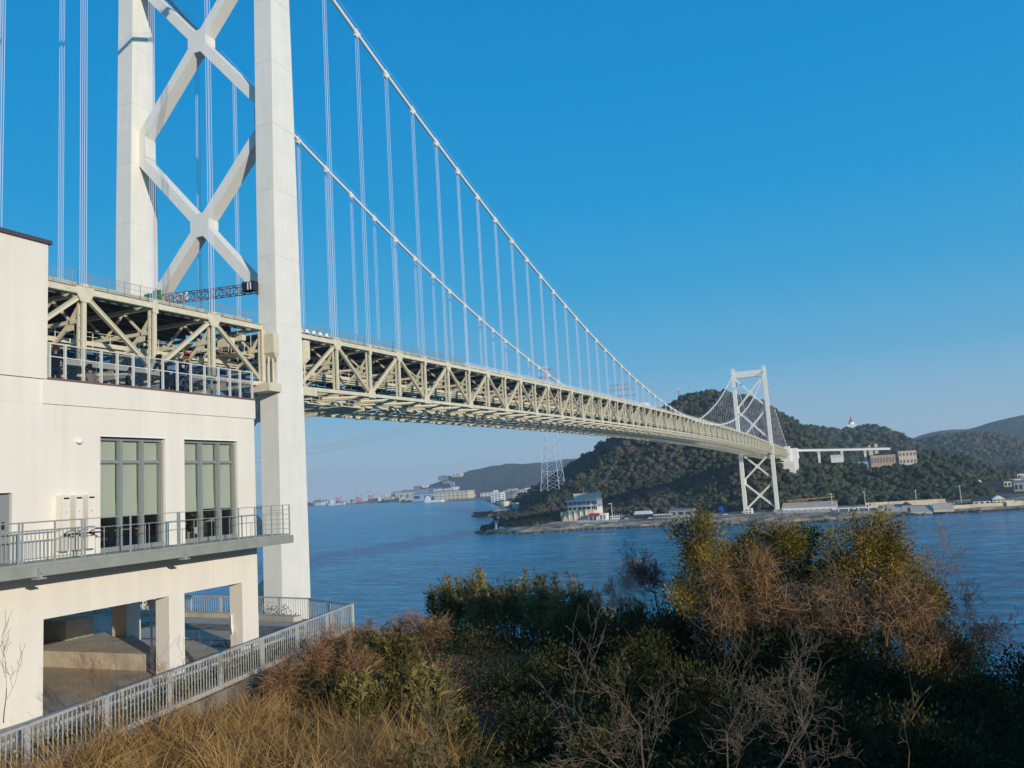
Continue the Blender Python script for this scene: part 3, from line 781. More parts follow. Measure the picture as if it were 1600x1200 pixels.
# fences: thing > rail sections, posts, balusters
pmf = MB(); pmf.box((-.03,-.055,-.15),(.03,.055,1.1)); fpost = pmf.mesh('post', M['fence'])
pmb = MB(); pmb.box((-.009,-.012,.1),(.009,.012,1.03)); fbal = pmb.mesh('baluster', M['fence'])
def fence(pts, label, grp=None, z=37.4, span=2.56, nb=17, skip_first=False):
    f = thing('railing_fence', label, 'fence', LW(pts[0][0],pts[0][1],z))
    rails = LB(); first = True
    for (a, b) in zip(pts[:-1], pts[1:]):
        A = Vector((*a,0)); B = Vector((*b,0)); L_ = (B-A).length; n = max(1, round(L_/span))
        rails.beam((A.x,A.y,z+1.07),(B.x,B.y,z+1.07),.075,.06); rails.beam((A.x,A.y,z+.1),(B.x,B.y,z+.1),.04,.045)
        wa = Vector(LW(A.x,A.y,0)); wb = Vector(LW(B.x,B.y,0)); ang = math.atan2((wb-wa).y,(wb-wa).x)-math.pi/2
        for k in range(n+1):
            p = A.lerp(B,k/n)
            if first or k > 0: put('post', fpost, f, LW(p.x,p.y,z), ang)
            if k < n:
                q = A.lerp(B,(k+1)/n); m = max(2, int(round((q-p).length/span*nb)))
                for j in range(1, m):
                    c = p.lerp(q,j/m); put('baluster', fbal, f, LW(c.x,c.y,z), ang)
        first = False
    rails.build('rail', M['fence'], f)
    return f
F1 = (FA[0]-dn*2.56*2*1.0, FA[1]-2.56*2)
F1 = (FA[0]+dn*(-2.56*2), FA[1]-2.56*2)
fence([F1, FB], 'pale grey baluster fence running up the retaining wall in the foreground')
fence([FB, FC_], 'pale grey baluster fence on the short far corner by the sea', nb=16)
fence([FC_, FD_, (-20,34.4)], 'pale grey baluster fence behind the arcade in front of the tower leg', nb=14, span=2.3)
# second low railing, kerbs and plant strip along the near fence
for off, zz, w_ in ((-.95,37.74,.10),(-1.25,37.92,.10),(-1.6,38.06,.14)):
    kb = LB(); kb.beam((FA[0]+off-dn*5,8.3,zz),(FB[0]+off+.9,28.5,zz),w_,.07)
    for q in range(18):
        t_ = q/17; kb.box((FA[0]+off-dn*5+(FB[0]-FA[0]+.9+dn*5)*t_-.03,8.3+20.2*t_-.03,37.5),(FA[0]+off-dn*5+(FB[0]-FA[0]+.9+dn*5)*t_+.03,8.3+20.2*t_+.03,zz))
    o = kb.build('garden_rail', M['fence'], None, origin=LW(FA[0],8.3,37.5)); tag(o, 'low white rail in the planting strip behind the fence, %s of three' % {-.95:'nearest',-1.25:'middle',-1.6:'farthest'}[off], 'rail')
# retaining wall under the fence
rw = LB(); strip(rw,F0,FB,.35,33.5,37.38); strip(rw,FB,FC_,.35,33.0,37.385); strip(rw,FC_,FD_,.35,33,37.38); strip(rw,FD_,FE_,.35,33,37.38)
o = rw.build('retaining_wall', M['concrete_st'], origin=LW(FB[0],FB[1],33.5)); tag(o,'stained concrete retaining wall under the foreground fence','wall')
# ================================================================== PEOPLE on the terrace
def skin_mesh(name, m, parent, joints, edges, levels=1):
    me = bpy.data.meshes.new(name); me.from_pydata([j[0] for j in joints], edges, [])
    o = bpy.data.objects.new(name, me); COL.objects.link(o); o.parent = parent
    me.materials.append(m)
    sk = o.modifiers.new('skin', 'SKIN'); sk.use_smooth_shade = True
    for i, j in enumerate(joints):
        r = j[1] if isinstance(j[1], tuple) else (j[1], j[1]); me.skin_vertices[0].data[i].radius = r
        me.skin_vertices[0].data[i].use_root = (i == 0)
    sb = o.modifiers.new('sub', 'SUBSURF'); sb.levels = levels; sb.render_levels = levels
    return o
def person(label, loc, rotz, pose, top, legs, hair, group=None, h=1.68, cap=None, badge=None):
    """facing +Y locally, feet at z=0"""
    p = bpy.data.objects.new('person', None); COL.objects.link(p)
    p['label'] = label; p['category'] = 'person'
    if group: p['group'] = group
    k = h/1.70
    if pose == 'stand':
        pel = V(0,0,.93); che = V(0,.0,1.28); nek = V(0,0,1.46); hd = V(0,.03,1.60)
        J = {'kl':V(-.10,.03,.49),'kr':V(.10,.03,.49),'al':V(-.11,0,.08),'ar':V(.11,0,.08)}
        el, er, wl, wr = V(-.27,.02,1.12), V(.27,.02,1.12), V(-.25,.20,.95), V(.25,.20,.95)
    elif pose == 'lean':
        pel = V(0,-.12,.92); che = V(0,.12,1.2); nek = V(0,.26,1.33); hd = V(0,.36,1.43)
        J = {'kl':V(-.10,-.02,.48),'kr':V(.10,-.02,.48),'al':V(-.11,-.06,.08),'ar':V(.11,-.06,.08)}
        el, er, wl, wr = V(-.26,.28,1.02), V(.26,.28,1.02), V(-.18,.46,.98), V(.18,.46,.98)
    else:
        pel = V(0,0,.50); che = V(0,.03,.86); nek = V(0,.05,1.05); hd = V(0,.09,1.19)
        J = {'kl':V(-.13,.42,.48),'kr':V(.13,.42,.48),'al':V(-.13,.44,.08),'ar':V(.13,.44,.08)}
        el, er, wl, wr = V(-.26,.12,.72), V(.26,.12,.72), V(-.15,.34,.62), V(.15,.34,.62)
    sl, sr = che.lerp(nek,.6)+V(-.18,0,0), che.lerp(nek,.6)+V(.18,0,0)
    hl, hr = pel+V(-.09,0,-.03), pel+V(.09,0,-.03)
    def ft(a): return a+V(0,.13,-.04)
    S_ = lambda v: v*k
    j = [(S_(pel),.11*k),(S_(che),(.13*k,.10*k)),(S_(nek),.055*k),(S_(hd-V(0,0,.05)),.07*k),(S_(hd+V(0,.01,.04)),(.085*k,.10*k)),
         (S_(sl),.055*k),(S_(el),.042*k),(S_(wl),.028*k),(S_(wl+(wl-el).normalized()*.09),.03*k),
         (S_(sr),.055*k),(S_(er),.042*k),(S_(wr),.028*k),(S_(wr+(wr-er).normalized()*.09),.03*k),
         (S_(hl),.085*k),(S_(J['kl']),.055*k),(S_(J['al']),.038*k),(S_(ft(J['al'])),.035*k),
         (S_(hr),.085*k),(S_(J['kr']),.055*k),(S_(J['ar']),.038*k),(S_(ft(J['ar'])),.035*k)]
    e = [(0,1),(1,2),(2,3),(3,4),(1,5),(5,6),(6,7),(7,8),(1,9),(9,10),(10,11),(11,12),(0,13),(13,14),(14,15),(15,16),(0,17),(17,18),(18,19),(19,20)]
    skin_mesh('body', M['skin'], p, j, e)
    # fingers and face
    for side_, w_, e_ in ((-1,wl,el),(1,wr,er)):
        d = (w_-e_).normalized(); c = w_+d*.09; q = d.cross(V(0,0,1)).normalized()
        mb = MB()
        for f in range(4):
            a = c+q*(f-1.5)*.02; L1 = (.035,.042,.04,.03)[f]
            mb.tube(S_(a),S_(a+d*L1),.009,.008,5,True); mb.tube(S_(a+d*L1),S_(a+d*L1*1.7+V(0,0,-.02)),.008,.007,5,True)
        t0 = w_+d*.04-q*side_*.03; mb.tube(S_(t0),S_(t0-q*side_*.03+d*.04),.011,.009,5,True)
        o = mb.build('fingers', M['skin'], None); o.parent = p
    mb = MB(); c = hd*k
    mb.tube(c+V(0,.085,.01),c+V(0,.12,-.015),.012,.016,6,True)
    for sx in (-1,1): mb.tube(c+V(sx*.082,.0,.0),c+V(sx*.1,-.01,.01),.025,.02,6,True)
    o = mb.build('nose_and_ears', M['skin'], None); o.parent = p
    mb = MB()
    for sx in (-1,1): mb.tube(c+V(sx*.033,.085,.03),c+V(sx*.033,.097,.03),.011,.008,6,True)
    mb.box(tuple(c+V(-.025,.085,-.045)),tuple(c+V(.025,.098,-.035)))
    o = mb.build('eyes_and_mouth', M['hair'], None); o.parent = p
    # clothes
    jt = [(S_(pel+V(0,0,.02)),(.145*k,.125*k)),(S_(che),(.165*k,.13*k)),(S_(nek-V(0,0,.03)),.075*k),(S_(sl),.08*k),(S_(el),.062*k),(S_(wl-(wl-el)*.05),.045*k),(S_(sr),.08*k),(S_(er),.062*k),(S_(wr-(wr-er)*.05),.045*k),(S_(pel-V(0,0,.10)),(.15*k,.13*k))]
    skin_mesh('jacket', top, p, jt, [(0,1),(1,2),(1,3),(3,4),(4,5),(1,6),(6,7),(7,8),(0,9)])
    jl = [(S_(pel),(.13*k,.115*k)),(S_(hl),.10*k),(S_(J['kl']),.075*k),(S_(J['al']+V(0,0,.03)),.058*k),(S_(hr),.10*k),(S_(J['kr']),.075*k),(S_(J['ar']+V(0,0,.03)),.058*k)]
    skin_mesh('trousers', legs, p, jl, [(0,1),(1,2),(2,3),(0,4),(4,5),(5,6)])
    for a in (J['al'],J['ar']):
        skin_mesh('shoe', M['blackcloth'], p, [(S_(a+V(0,-.03,-.03)),.045*k),(S_(a+V(0,.15,-.045)),.038*k)], [(0,1)])
    hh = hd*k
    skin_mesh('hair', hair, p, [(hh+V(0,-.025,.06),(.10,.105)),(hh+V(0,-.045,-.02),(.095,.085)),(hh+V(0,.03,.105),(.085,.05))], [(0,1),(0,2)])
    if cap:
        mb = MB(); mb.tube(hh+V(0,-.01,.09),hh+V(0,-.01,.17),.105,.07,10,True); mb.box(tuple(hh+V(-.07,.08,.09)),tuple(hh+V(.07,.18,.105)))
        o = mb.build('cap', cap, None); o.parent = p
    if badge:
        mb = MB(); mb.box((.02*k,badge[0],badge[1]),(.13*k,badge[0]+.01,badge[1]+.16)); o = mb.build('bag_patch', M['whitecloth'], None); o.parent = p
    p.location = loc; p.rotation_euler = (0,0,rotz)
    return p
T_ = 47.105
def tl(n, s): return LW(n, s, T_)
def bench(n, s, label):
    b = thing('terrace_bench', label, 'bench', tl(n,s))
    m_ = LB()
    for q in range(4): m_.box((n-.26+q*.13,s-.75,T_+.40),(n-.16+q*.13,s+.75,T_+.44))
    m_.build('seat', M['wood'], b)
    for ds in (-.6,.6): 
        m_ = LB(); m_.box((n-.22,s+ds-.04,T_),(n+.22,s+ds+.04,T_+.40)); m_.build('leg', M['galv'], b)
person('person in black standing behind the leftmost pane of the terrace glass', tl(-2.9,19.3), rad(-120), 'stand', M['blackcloth'], M['navy'], M['hair_red'])
bench(-3.6,21.2,'slatted bench under the person in the beige jacket')
person('person in a beige jacket sitting low behind the second terrace pane, seen from behind', tl(-3.5,21.2), rad(90), 'sit', M['beige'], M['navy'], M['hair'])
bench(-3.3,22.55,'slatted bench under the person in the black and white jacket')
person('person in a black jacket with white print sitting by the fifth terrace post', tl(-3.2,22.55), rad(-60), 'sit', M['blackcloth'], M['blackcloth'], M['hair'], badge=(.145,.85))
person('person in a red-brown cap and navy coat leaning over the terrace rail', tl(-.95,22.9), rad(-100), 'lean', M['navy'], M['navy'], M['hair_red'], h=1.74, cap=M['hair_red'], badge=(.28,1.02))
person('person in navy bending forward beside the pushchair on the terrace', tl(-.9,22.05), rad(-160), 'lean', M['navy'], M['navy'], M['hair'], h=1.5)
person('person in dark clothes standing just right of the person in the cap', tl(-1.7,23.9), rad(-70), 'stand', M['blackcloth'], M['greycloth'], M['hair'], h=1.55)
pc = thing('pushchair', 'dark pushchair with a pale hoop standing on the terrace behind the glass', 'pushchair', tl(-.6,22.5))
for a in (-.22,.22):
    for b in (-.3,.3):
        m_ = LB(); m_.tube((-.6+a-.02,22.4+b,T_+.13),(-.6+a+.02,22.4+b,T_+.13),.13,.13,12,True); m_.build('wheel', M['blackcloth'], pc)
m_ = LB(); m_.hexa([(-.8,22.15,T_+.35),(-.4,22.15,T_+.35),(-.4,22.6,T_+.3),(-.8,22.6,T_+.3),(-.82,22.05,T_+.75),(-.38,22.05,T_+.75),(-.38,22.2,T_+.72),(-.82,22.2,T_+.72)]); m_.build('seat', M['greycloth'], pc)
m_ = LB()
for q in range(8):
    a0, a1 = math.pi*q/8, math.pi*(q+1)/8
    m_.tube((-.3,22.4+.3*math.cos(a0),T_+.45+.28*math.sin(a0)),(-.3,22.4+.3*math.cos(a1),T_+.45+.28*math.sin(a1)),.018,.018,6)
for a in (-.2,.2): m_.tube((-.6+a,22.1,T_+.13),(-.6+a,22.8,T_+.95),.015,.015,6)
m_.build('frame', M['whitecloth'], pc)
# ================================================================== WATER, LAND
def npmesh(name, verts, faces, mats, smooth=False, cols=None, midx=None):
    me = bpy.data.meshes.new(name); verts = np.asarray(verts, np.float32); faces = np.asarray(faces, np.int32)
    nv, nf, k = len(verts), len(faces), faces.shape[1]
    me.vertices.add(nv); me.vertices.foreach_set('co', verts.ravel())
    me.loops.add(nf*k); me.loops.foreach_set('vertex_index', faces.ravel())
    me.polygons.add(nf); me.polygons.foreach_set('loop_start', np.arange(0,nf*k,k,dtype=np.int32))
    try: me.polygons.foreach_set('loop_total', np.full(nf,k,np.int32))
    except Exception: pass
    me.update(calc_edges=True)
    if smooth: me.polygons.foreach_set('use_smooth', np.ones(nf,bool))
    for m in (mats if isinstance(mats,(list,tuple)) else [mats]): me.materials.append(m)
    if cols is not None:
        ca = me.color_attributes.new('tint','FLOAT_COLOR','POINT')
        c = np.ones((nv,4),np.float32); c[:,:3] = cols; ca.data.foreach_set('color', c.ravel())
    me.validate(); return me
def npobj(name, *a, parent=None, kind=None, **k):
    me = npmesh(name, *a, **k); o = bpy.data.objects.new(name, me); COL.objects.link(o)
    if parent:
        o.parent = parent; off = ORI.get(parent.name,(0,0,0)); o.location = (-off[0],-off[1],-off[2])
    if kind: o['kind'] = kind
    return o
nr = np.random.default_rng(11)

# value noise
def vnoise(x, y, scale, seed=0):
    x = np.asarray(x)/scale+seed*17.3; y = np.asarray(y)/scale+seed*9.1
    xi = np.floor(x).astype(np.int64); yi = np.floor(y).astype(np.int64); fx = x-xi; fy = y-yi
    fx = fx*fx*(3-2*fx); fy = fy*fy*(3-2*fy)
    def h(a,b):
        n = (a*374761393+b*668265263+seed*1442695) & 0x7fffffff
        n = (n ^ (n>>13))*1274126177 & 0x7fffffff
        return ((n ^ (n>>16)) & 0xffff)/65535.
    return (h(xi,yi)*(1-fx)+h(xi+1,yi)*fx)*(1-fy)+(h(xi,yi+1)*(1-fx)+h(xi+1,yi+1)*fx)*fy*1.0
def fbm(x,y,scale,seed=0,oct=4):
    a = 0; amp = 1; tot = 0
    for o in range(oct): a = a+amp*vnoise(x,y,scale/2**o,seed+o); tot += amp; amp *= .5
    return a/tot

# sea
wm = bpy.data.materials.new('sea_water'); wm.use_nodes = True; nt = wm.node_tree; N_ = nt.nodes; L_ = nt.links
b = N_['Principled BSDF']; b.inputs['IOR'].default_value = 1.33; b.inputs['Roughness'].default_value = .16
g = N_.new('ShaderNodeNewGeometry')
def nz(scale, stretch, det=4, rot=0.0):
    mp = N_.new('ShaderNodeMapping'); L_.new(g.outputs['Position'], mp.inputs[0]); mp.inputs['Scale'].default_value = stretch; mp.inputs['Rotation'].default_value = (0,0,rot)
    n = N_.new('ShaderNodeTexNoise'); n.inputs['Scale'].default_value = scale; n.inputs['Detail'].default_value = det; n.inputs['Roughness'].default_value = .6
    L_.new(mp.outputs[0], n.inputs[0]); return n
n1 = nz(.26,(.6,1.0,1),7,.3); n4 = nz(.075,(.6,1.25,1),6,.33); n2 = nz(.011,(.35,1.7,1),5,.42); n3 = nz(.004,(.25,1.6,1),5,.42)
cr = N_.new('ShaderNodeValToRGB'); L_.new(n2.outputs[0], cr.inputs[0])
cr.color_ramp.elements[0].position = .38; cr.color_ramp.elements[0].color = (.003,.19,.34,1)
cr.color_ramp.elements[1].position = .70; cr.color_ramp.elements[1].color = (.012,.30,.46,1)
r4 = N_.new('ShaderNodeMapRange'); L_.new(n4.outputs[0], r4.inputs[0]); r4.inputs['From Min'].default_value = .36; r4.inputs['From Max'].default_value = .64; r4.inputs['To Min'].default_value = .62; r4.inputs['To Max'].default_value = 1.35
r5 = N_.new('ShaderNodeMapRange'); L_.new(n1.outputs[0], r5.inputs[0]); r5.inputs['From Min'].default_value = .35; r5.inputs['From Max'].default_value = .65; r5.inputs['To Min'].default_value = .5; r5.inputs['To Max'].default_value = 1.5  # ripple light and dark multiplied into the water colour
m5 = N_.new('ShaderNodeMath'); m5.operation = 'MULTIPLY'; L_.new(r4.outputs[0], m5.inputs[0]); L_.new(r5.outputs[0], m5.inputs[1])
vm = N_.new('ShaderNodeVectorMath'); vm.operation = 'SCALE'; L_.new(cr.outputs[0], vm.inputs[0]); L_.new(m5.outputs[0], vm.inputs['Scale']); L_.new(vm.outputs[0], b.inputs['Base Color'])
# current streaks: smoother water
mr = N_.new('ShaderNodeMapRange'); L_.new(n3.outputs[0], mr.inputs[0]); mr.inputs['From Min'].default_value = .56; mr.inputs['From Max'].default_value = .66
mr.inputs['To Min'].default_value = 1.0; mr.inputs['To Max'].default_value = .25
bp = N_.new('ShaderNodeBump'); bp.inputs['Distance'].default_value = 4.5; L_.new(n1.outputs[0], bp.inputs['Height']); L_.new(mr.outputs[0], bp.inputs['Strength'])
L_.new(bp.outputs[0], b.inputs['Normal'])
o = npobj('sea', [(-9500,-1500,0),(9500,-1500,0),(9500,9500,0),(-9500,9500,0)], [(0,1,2,3)], wm, kind='structure')

RIDGES = {
 'main': ([[-320,1030,47.1],[-316,1060,55.7],[-312,1080,74.3],[-302,1100,89.2],[-287,1120,102.1],[-264,1130,112.4],[-227,1150,134.8],[-187,1180,155.9],[-162,1180,159.5],[-146,1180,166.0],[-132,1180,164.6],[-112,1180,166.6],[-100,1190,162.2],[-84,1200,140.0],[-72,1210,116],[-60,1220,92],[-46,1240,68],[-34,1260,45]],.52),
 'tower': ([[-118,1900,144.1],[-72,1900,150.6],[-47,1900,148.4],[-17,1900,142.9],[14,1900,135.9],[34,1900,127.1],[50,1900,127.2],[74,1900,128.0],[94,1900,129.2],[113,1900,119.1],[143,1900,92],[186,1900,66],[222,1900,48],[272,1800,36]],.46),
 'mid': ([[186,2700,85.2],[224,2700,109.7],[260,2700,118.6],[297,2700,129.2],[332,2700,136.0],[366,2700,138.9],[441,2700,130.7],[480,2700,116.2],[542,2700,88.8],[648,2700,55.0]],.34),
 'far': ([[248,4600,104.0],[343,4600,159.1],[406,4600,190.0],[451,4600,205.8],[494,4600,205.4],[550,4600,187.9],[635,4600,193.7],[678,4600,202.8],[722,4600,218.1],[779,4600,238.4],[849,4600,251.0],[1047,4600,245.4],[1339,4600,158.7]],.3),
 'front': ([[-16,900,50],[6,930,50],[22,950,49],[50,960,47],[92,945,39],[146,945,36],[158,955,34],[170,945,26],[180,930,18],[190,910,9]],.34),
 'front2': ([[120,1250,55.3],[163,1250,58.8],[204,1250,49.4],[233,1230,32.8],[258,1200,17.2]],.35),
 'knoll': ([[-325,930,24],[-320,950,29],[-318,980,33],[-306,1000,35],[-290,1010,36],[-259,1000,36]],.2),
 'knoll2': ([[-312,820,7],[-304,830,9],[-286,850,12],[-260,870,15],[-238,880,16],[-197,880,20],[-157,880,25]],.2),
 'spur': ([[-173,820,9],[-153,860,15],[-139,940,30],[-125,1050,58]],.3),
 'spur2': ([[-50,830,12],[-40,900,30],[-60,1000,60],[-90,1100,110]],.35),
 'left': ([[-2536,4700,15.4],[-2440,4700,47.5],[-2323,4700,77.9],[-2229,4700,121.4],[-2136,4700,164.3],[-2045,4700,190.7],[-1957,4700,192.9],[-1884,4700,180.0],[-1806,4700,186.7],[-1721,4700,173.2],[-1639,4700,156.0],[-1514,4700,167.1],[-1317,4700,104.4]],.22),
 'left2': ([[-2220,5600,109.2],[-2113,5600,182.3],[-1961,5600,214.1],[-1887,5600,218.3],[-1791,5600,188.8],[-1630,5600,96.3]],.2),
 'lowhill': ([[-1988,3600,27.8],[-1940,3600,41.3],[-1860,3600,46.5],[-1807,3600,37.3],[-1737,3600,11.7]],.3),
}
DROP = {'main':6,'tower':9,'mid':22,'far':6,'left':4,'left2':4,'front2':6,'lowhill':4}
COAST = [(-266,655),(-252,632),(-237,622),(-197,607),(-174,612),(-154,626),(-127,636),(-95,628),(-63,635),(-20,618),(20,606),(64,616),(90,640),(113,661),(137,669),(160,671),(183,672),(207,681),(300,700),(500,745),(900,830),(2500,1400),(9000,4000),(9000,9000),(-9000,9000),(-9000,5200),(-4200,4500),(-2872,3930),(-2811,4026),(-2569,3930),(-2345,3840),(-2053,3613),(-1850,3400),(-1497,2964),(-1219,2739),(-984,2277),(-760,1800),(-560,1420),(-500,1300),(-520,1240),(-500,1180),(-490,1110),(-462,1068),(-400,1030),(-372,980),(-350,900),(-318,800),(-285,720)]
def segdist(X, Y, A, B):
    ax,ay = A[:2]; bx,by = B[:2]; dx,dy = bx-ax,by-ay
    t = np.clip(((X-ax)*dx+(Y-ay)*dy)/(dx*dx+dy*dy+1e-9),0,1)
    return np.hypot(X-ax-t*dx, Y-ay-t*dy), t
def inside(X, Y, poly):
    c = np.zeros(X.shape,bool); n = len(poly)
    for i in range(n):
        x1,y1 = poly[i]; x2,y2 = poly[(i+1)%n]
        cond = ((y1>Y)!=(y2>Y)); xi = (x2-x1)*(Y-y1)/(y2-y1+1e-12)+x1
        c ^= cond & (X<xi)
    return c
def coastd(X, Y):
    d = np.full(X.shape,1e9); n = len(COAST)
    for i in range(n): d = np.minimum(d, segdist(X,Y,COAST[i],COAST[(i+1)%n])[0])
    return np.where(inside(X,Y,COAST), d, -d)
def height(X, Y, rough=1.0):
    cdist = coastd(X,Y)
    base = np.where(cdist < 0, np.maximum(-6,cdist*.3), np.minimum(5.0, cdist*.28)+np.clip((cdist-60)*.012,0,9))
    h = base.copy()
    for nm,(pts,sl) in RIDGES.items():
        drop = DROP.get(nm,0)
        best = np.full(X.shape,-1e9)
        for a,b_ in zip(pts[:-1],pts[1:]):
            d,t = segdist(X,Y,a,b_); H = a[2]-drop+(b_[2]-a[2])*t
            w = H/sl/1.9
            best = np.maximum(best, (H-3)*np.exp(-(d/np.maximum(w,1))**2*1.0)+3)
        h = np.maximum(h, best)
    nse = (fbm(X,Y,150,3,4)-.5)*2
    amp = np.clip((h-8)*.24,0,17)*rough
    h = h+nse*amp*np.where(h>8,1,0)
    h = h+np.where(Y > 3400, (fbm(X,Y,210,41,4)-.5)*np.clip(h-12,0,60)*.55, 0)
    lim = np.maximum(4.8, 4.8+np.clip(cdist-38,0,1e9)*.62)
    return np.where(cdist>0, np.minimum(h,lim), np.minimum(base, 0))
def grid(name, xs, ys, m, rough=1.0, zoff=0):
    X,Y = np.meshgrid(xs,ys); H = height(X,Y,rough)+zoff
    nx,ny = len(xs),len(ys); v = np.stack([X,Y,H],-1).reshape(-1,3)
    i = np.arange((ny-1)*(nx-1)); r = i//(nx-1); c = i%(nx-1); a = r*nx+c
    f = np.stack([a,a+1,a+nx+1,a+nx],-1)
    keep = (H.reshape(-1)[f] > -4).any(1)
    return npobj(name, v, f[keep], m, smooth=True, kind='structure')
M['hillground'] = mat('woodland_ground', (.085,.075,.05), 1, col2=(.035,.045,.022), nscale=.03, coords='World')
M['shore'] = mat('shore_ground', (.30,.26,.20), 1, col2=(.12,.10,.07), nscale=.06, bump=.4, bscale=.6, coords='World')
def addshore(m):   # bare shore below 5 m, woodland soil above
    nt = m.node_tree; N = nt.nodes; L = nt.links; b = N['Principled BSDF']; src = b.inputs['Base Color'].links[0].from_socket
    g = N.new('ShaderNodeNewGeometry'); sp = N.new('ShaderNodeSeparateXYZ'); L.new(g.outputs['Position'], sp.inputs[0])
    mr = N.new('ShaderNodeMapRange'); L.new(sp.outputs['Z'], mr.inputs[0]); mr.inputs['From Min'].default_value = 5.2; mr.inputs['From Max'].default_value = 6.5
    mx = N.new('ShaderNodeMix'); mx.data_type = 'RGBA'; L.new(mr.outputs[0], mx.inputs[0]); mx.inputs[6].default_value = (.36,.29,.2,1); L.new(src, mx.inputs[7])
    n = N.new('ShaderNodeTexNoise'); n.inputs['Scale'].default_value = .12; n.inputs['Detail'].default_value = 6; L.new(g.outputs['Position'], n.inputs[0])
    r2 = N.new('ShaderNodeValToRGB'); L.new(n.outputs[0], r2.inputs[0]); r2.color_ramp.elements[0].position = .35; r2.color_ramp.elements[0].color = (.20,.16,.11,1)
    r2.color_ramp.elements[1].position = .62; r2.color_ramp.elements[1].color = (.52,.42,.30,1); L.new(r2.outputs[0], mx.inputs[6])
    mr2 = N.new('ShaderNodeMapRange'); L.new(sp.outputs['Z'], mr2.inputs[0]); mr2.inputs['From Min'].default_value = .9; mr2.inputs['From Max'].default_value = 2.2
    mx2 = N.new('ShaderNodeMix'); mx2.data_type = 'RGBA'; L.new(mr2.outputs[0], mx2.inputs[0]); mx2.inputs[6].default_value = (.07,.06,.045,1); L.new(mx.outputs[2], mx2.inputs[7])
    L.new(mx2.outputs[2], b.inputs['Base Color'])
addshore(M['hillground'])
grid('hills', np.arange(-560,560,7.), np.arange(596,1420,7.), M['hillground'])
def frame_grid(name):
    xs = np.arange(-4000,4000,36.); ys = np.arange(1400,6600,36.)
    return grid(name, xs, ys, M['hillground'], .9)
frame_grid('distant_hills')
grid('coast_plain', np.concatenate([np.arange(540,2600,60.)]), np.arange(640,1480,60.), M['hillground'])

# far woodland crowns
def crown_cluster(seed, k, sub):
    r_ = random.Random(seed); Vs, Fs, off = [], [], 0
    for i in range(k):
        v, f = crown_var(seed*31+i, sub); s = r_.uniform(.4,.68); a = r_.uniform(0,6.28); rr = r_.uniform(.15,.8)
        Vs.append(v*s+np.array([rr*math.cos(a),rr*math.sin(a),r_.uniform(-.25,.5)])); Fs.append(f+off); off += len(v)
    return np.concatenate(Vs), np.concatenate(Fs)
def crown_var(seed, sub=1):
    bm = bmesh.new(); bmesh.ops.create_icosphere(bm, subdivisions=sub, radius=1)
    r_ = random.Random(seed)
    for v in bm.verts:
        k = 1+r_.uniform(-.22,.22); v.co *= k; v.co.z *= .8
    bm.faces.ensure_lookup_table()
    vs = np.array([v.co[:] for v in bm.verts]); fs = np.array([[v.index for v in f.verts] for f in bm.faces]); bm.free(); return vs, fs
CV1 = [crown_var(i+20,1) for i in range(8)]
CV = [crown_cluster(i,8,1) for i in range(10)]
CVm = [crown_cluster(i+50,5,1) for i in range(10)]
fm = bpy.data.materials.new('woodland_crowns'); fm.use_nodes = True; nt = fm.node_tree; N_ = nt.nodes; L_ = nt.links
b = N_['Principled BSDF']; b.inputs['Roughness'].default_value = .9; b.inputs['Specular IOR Level'].default_value = .1
at = N_.new('ShaderNodeAttribute'); at.attribute_name = 'tint'; g = N_.new('ShaderNodeNewGeometry')
nn = N_.new('ShaderNodeTexNoise'); nn.inputs['Scale'].default_value = .55; nn.inputs['Detail'].default_value = 6; nn.inputs['Roughness'].default_value = .7; L_.new(g.outputs['Position'], nn.inputs[0])
mr = N_.new('ShaderNodeMapRange'); L_.new(nn.outputs[0], mr.inputs[0]); mr.inputs['From Min'].default_value = .3; mr.inputs['From Max'].default_value = .7; mr.inputs['To Min'].default_value = .65; mr.inputs['To Max'].default_value = 1.35
vm = N_.new('ShaderNodeVectorMath'); vm.operation = 'SCALE'; L_.new(at.outputs['Color'], vm.inputs[0]); L_.new(mr.outputs[0], vm.inputs['Scale']); L_.new(vm.outputs[0], b.inputs['Base Color'])
bp = N_.new('ShaderNodeBump'); bp.inputs['Strength'].default_value = 1; bp.inputs['Distance'].default_value = 1.5; L_.new(nn.outputs[0], bp.inputs['Height']); L_.new(bp.outputs[0], b.inputs['Normal'])
GREENS = np.array([(.04,.052,.026),(.055,.066,.032),(.032,.044,.024),(.075,.08,.04),(.05,.055,.033)]); BROWNS = np.array([(.085,.068,.05),(.10,.078,.058),(.07,.062,.04)])
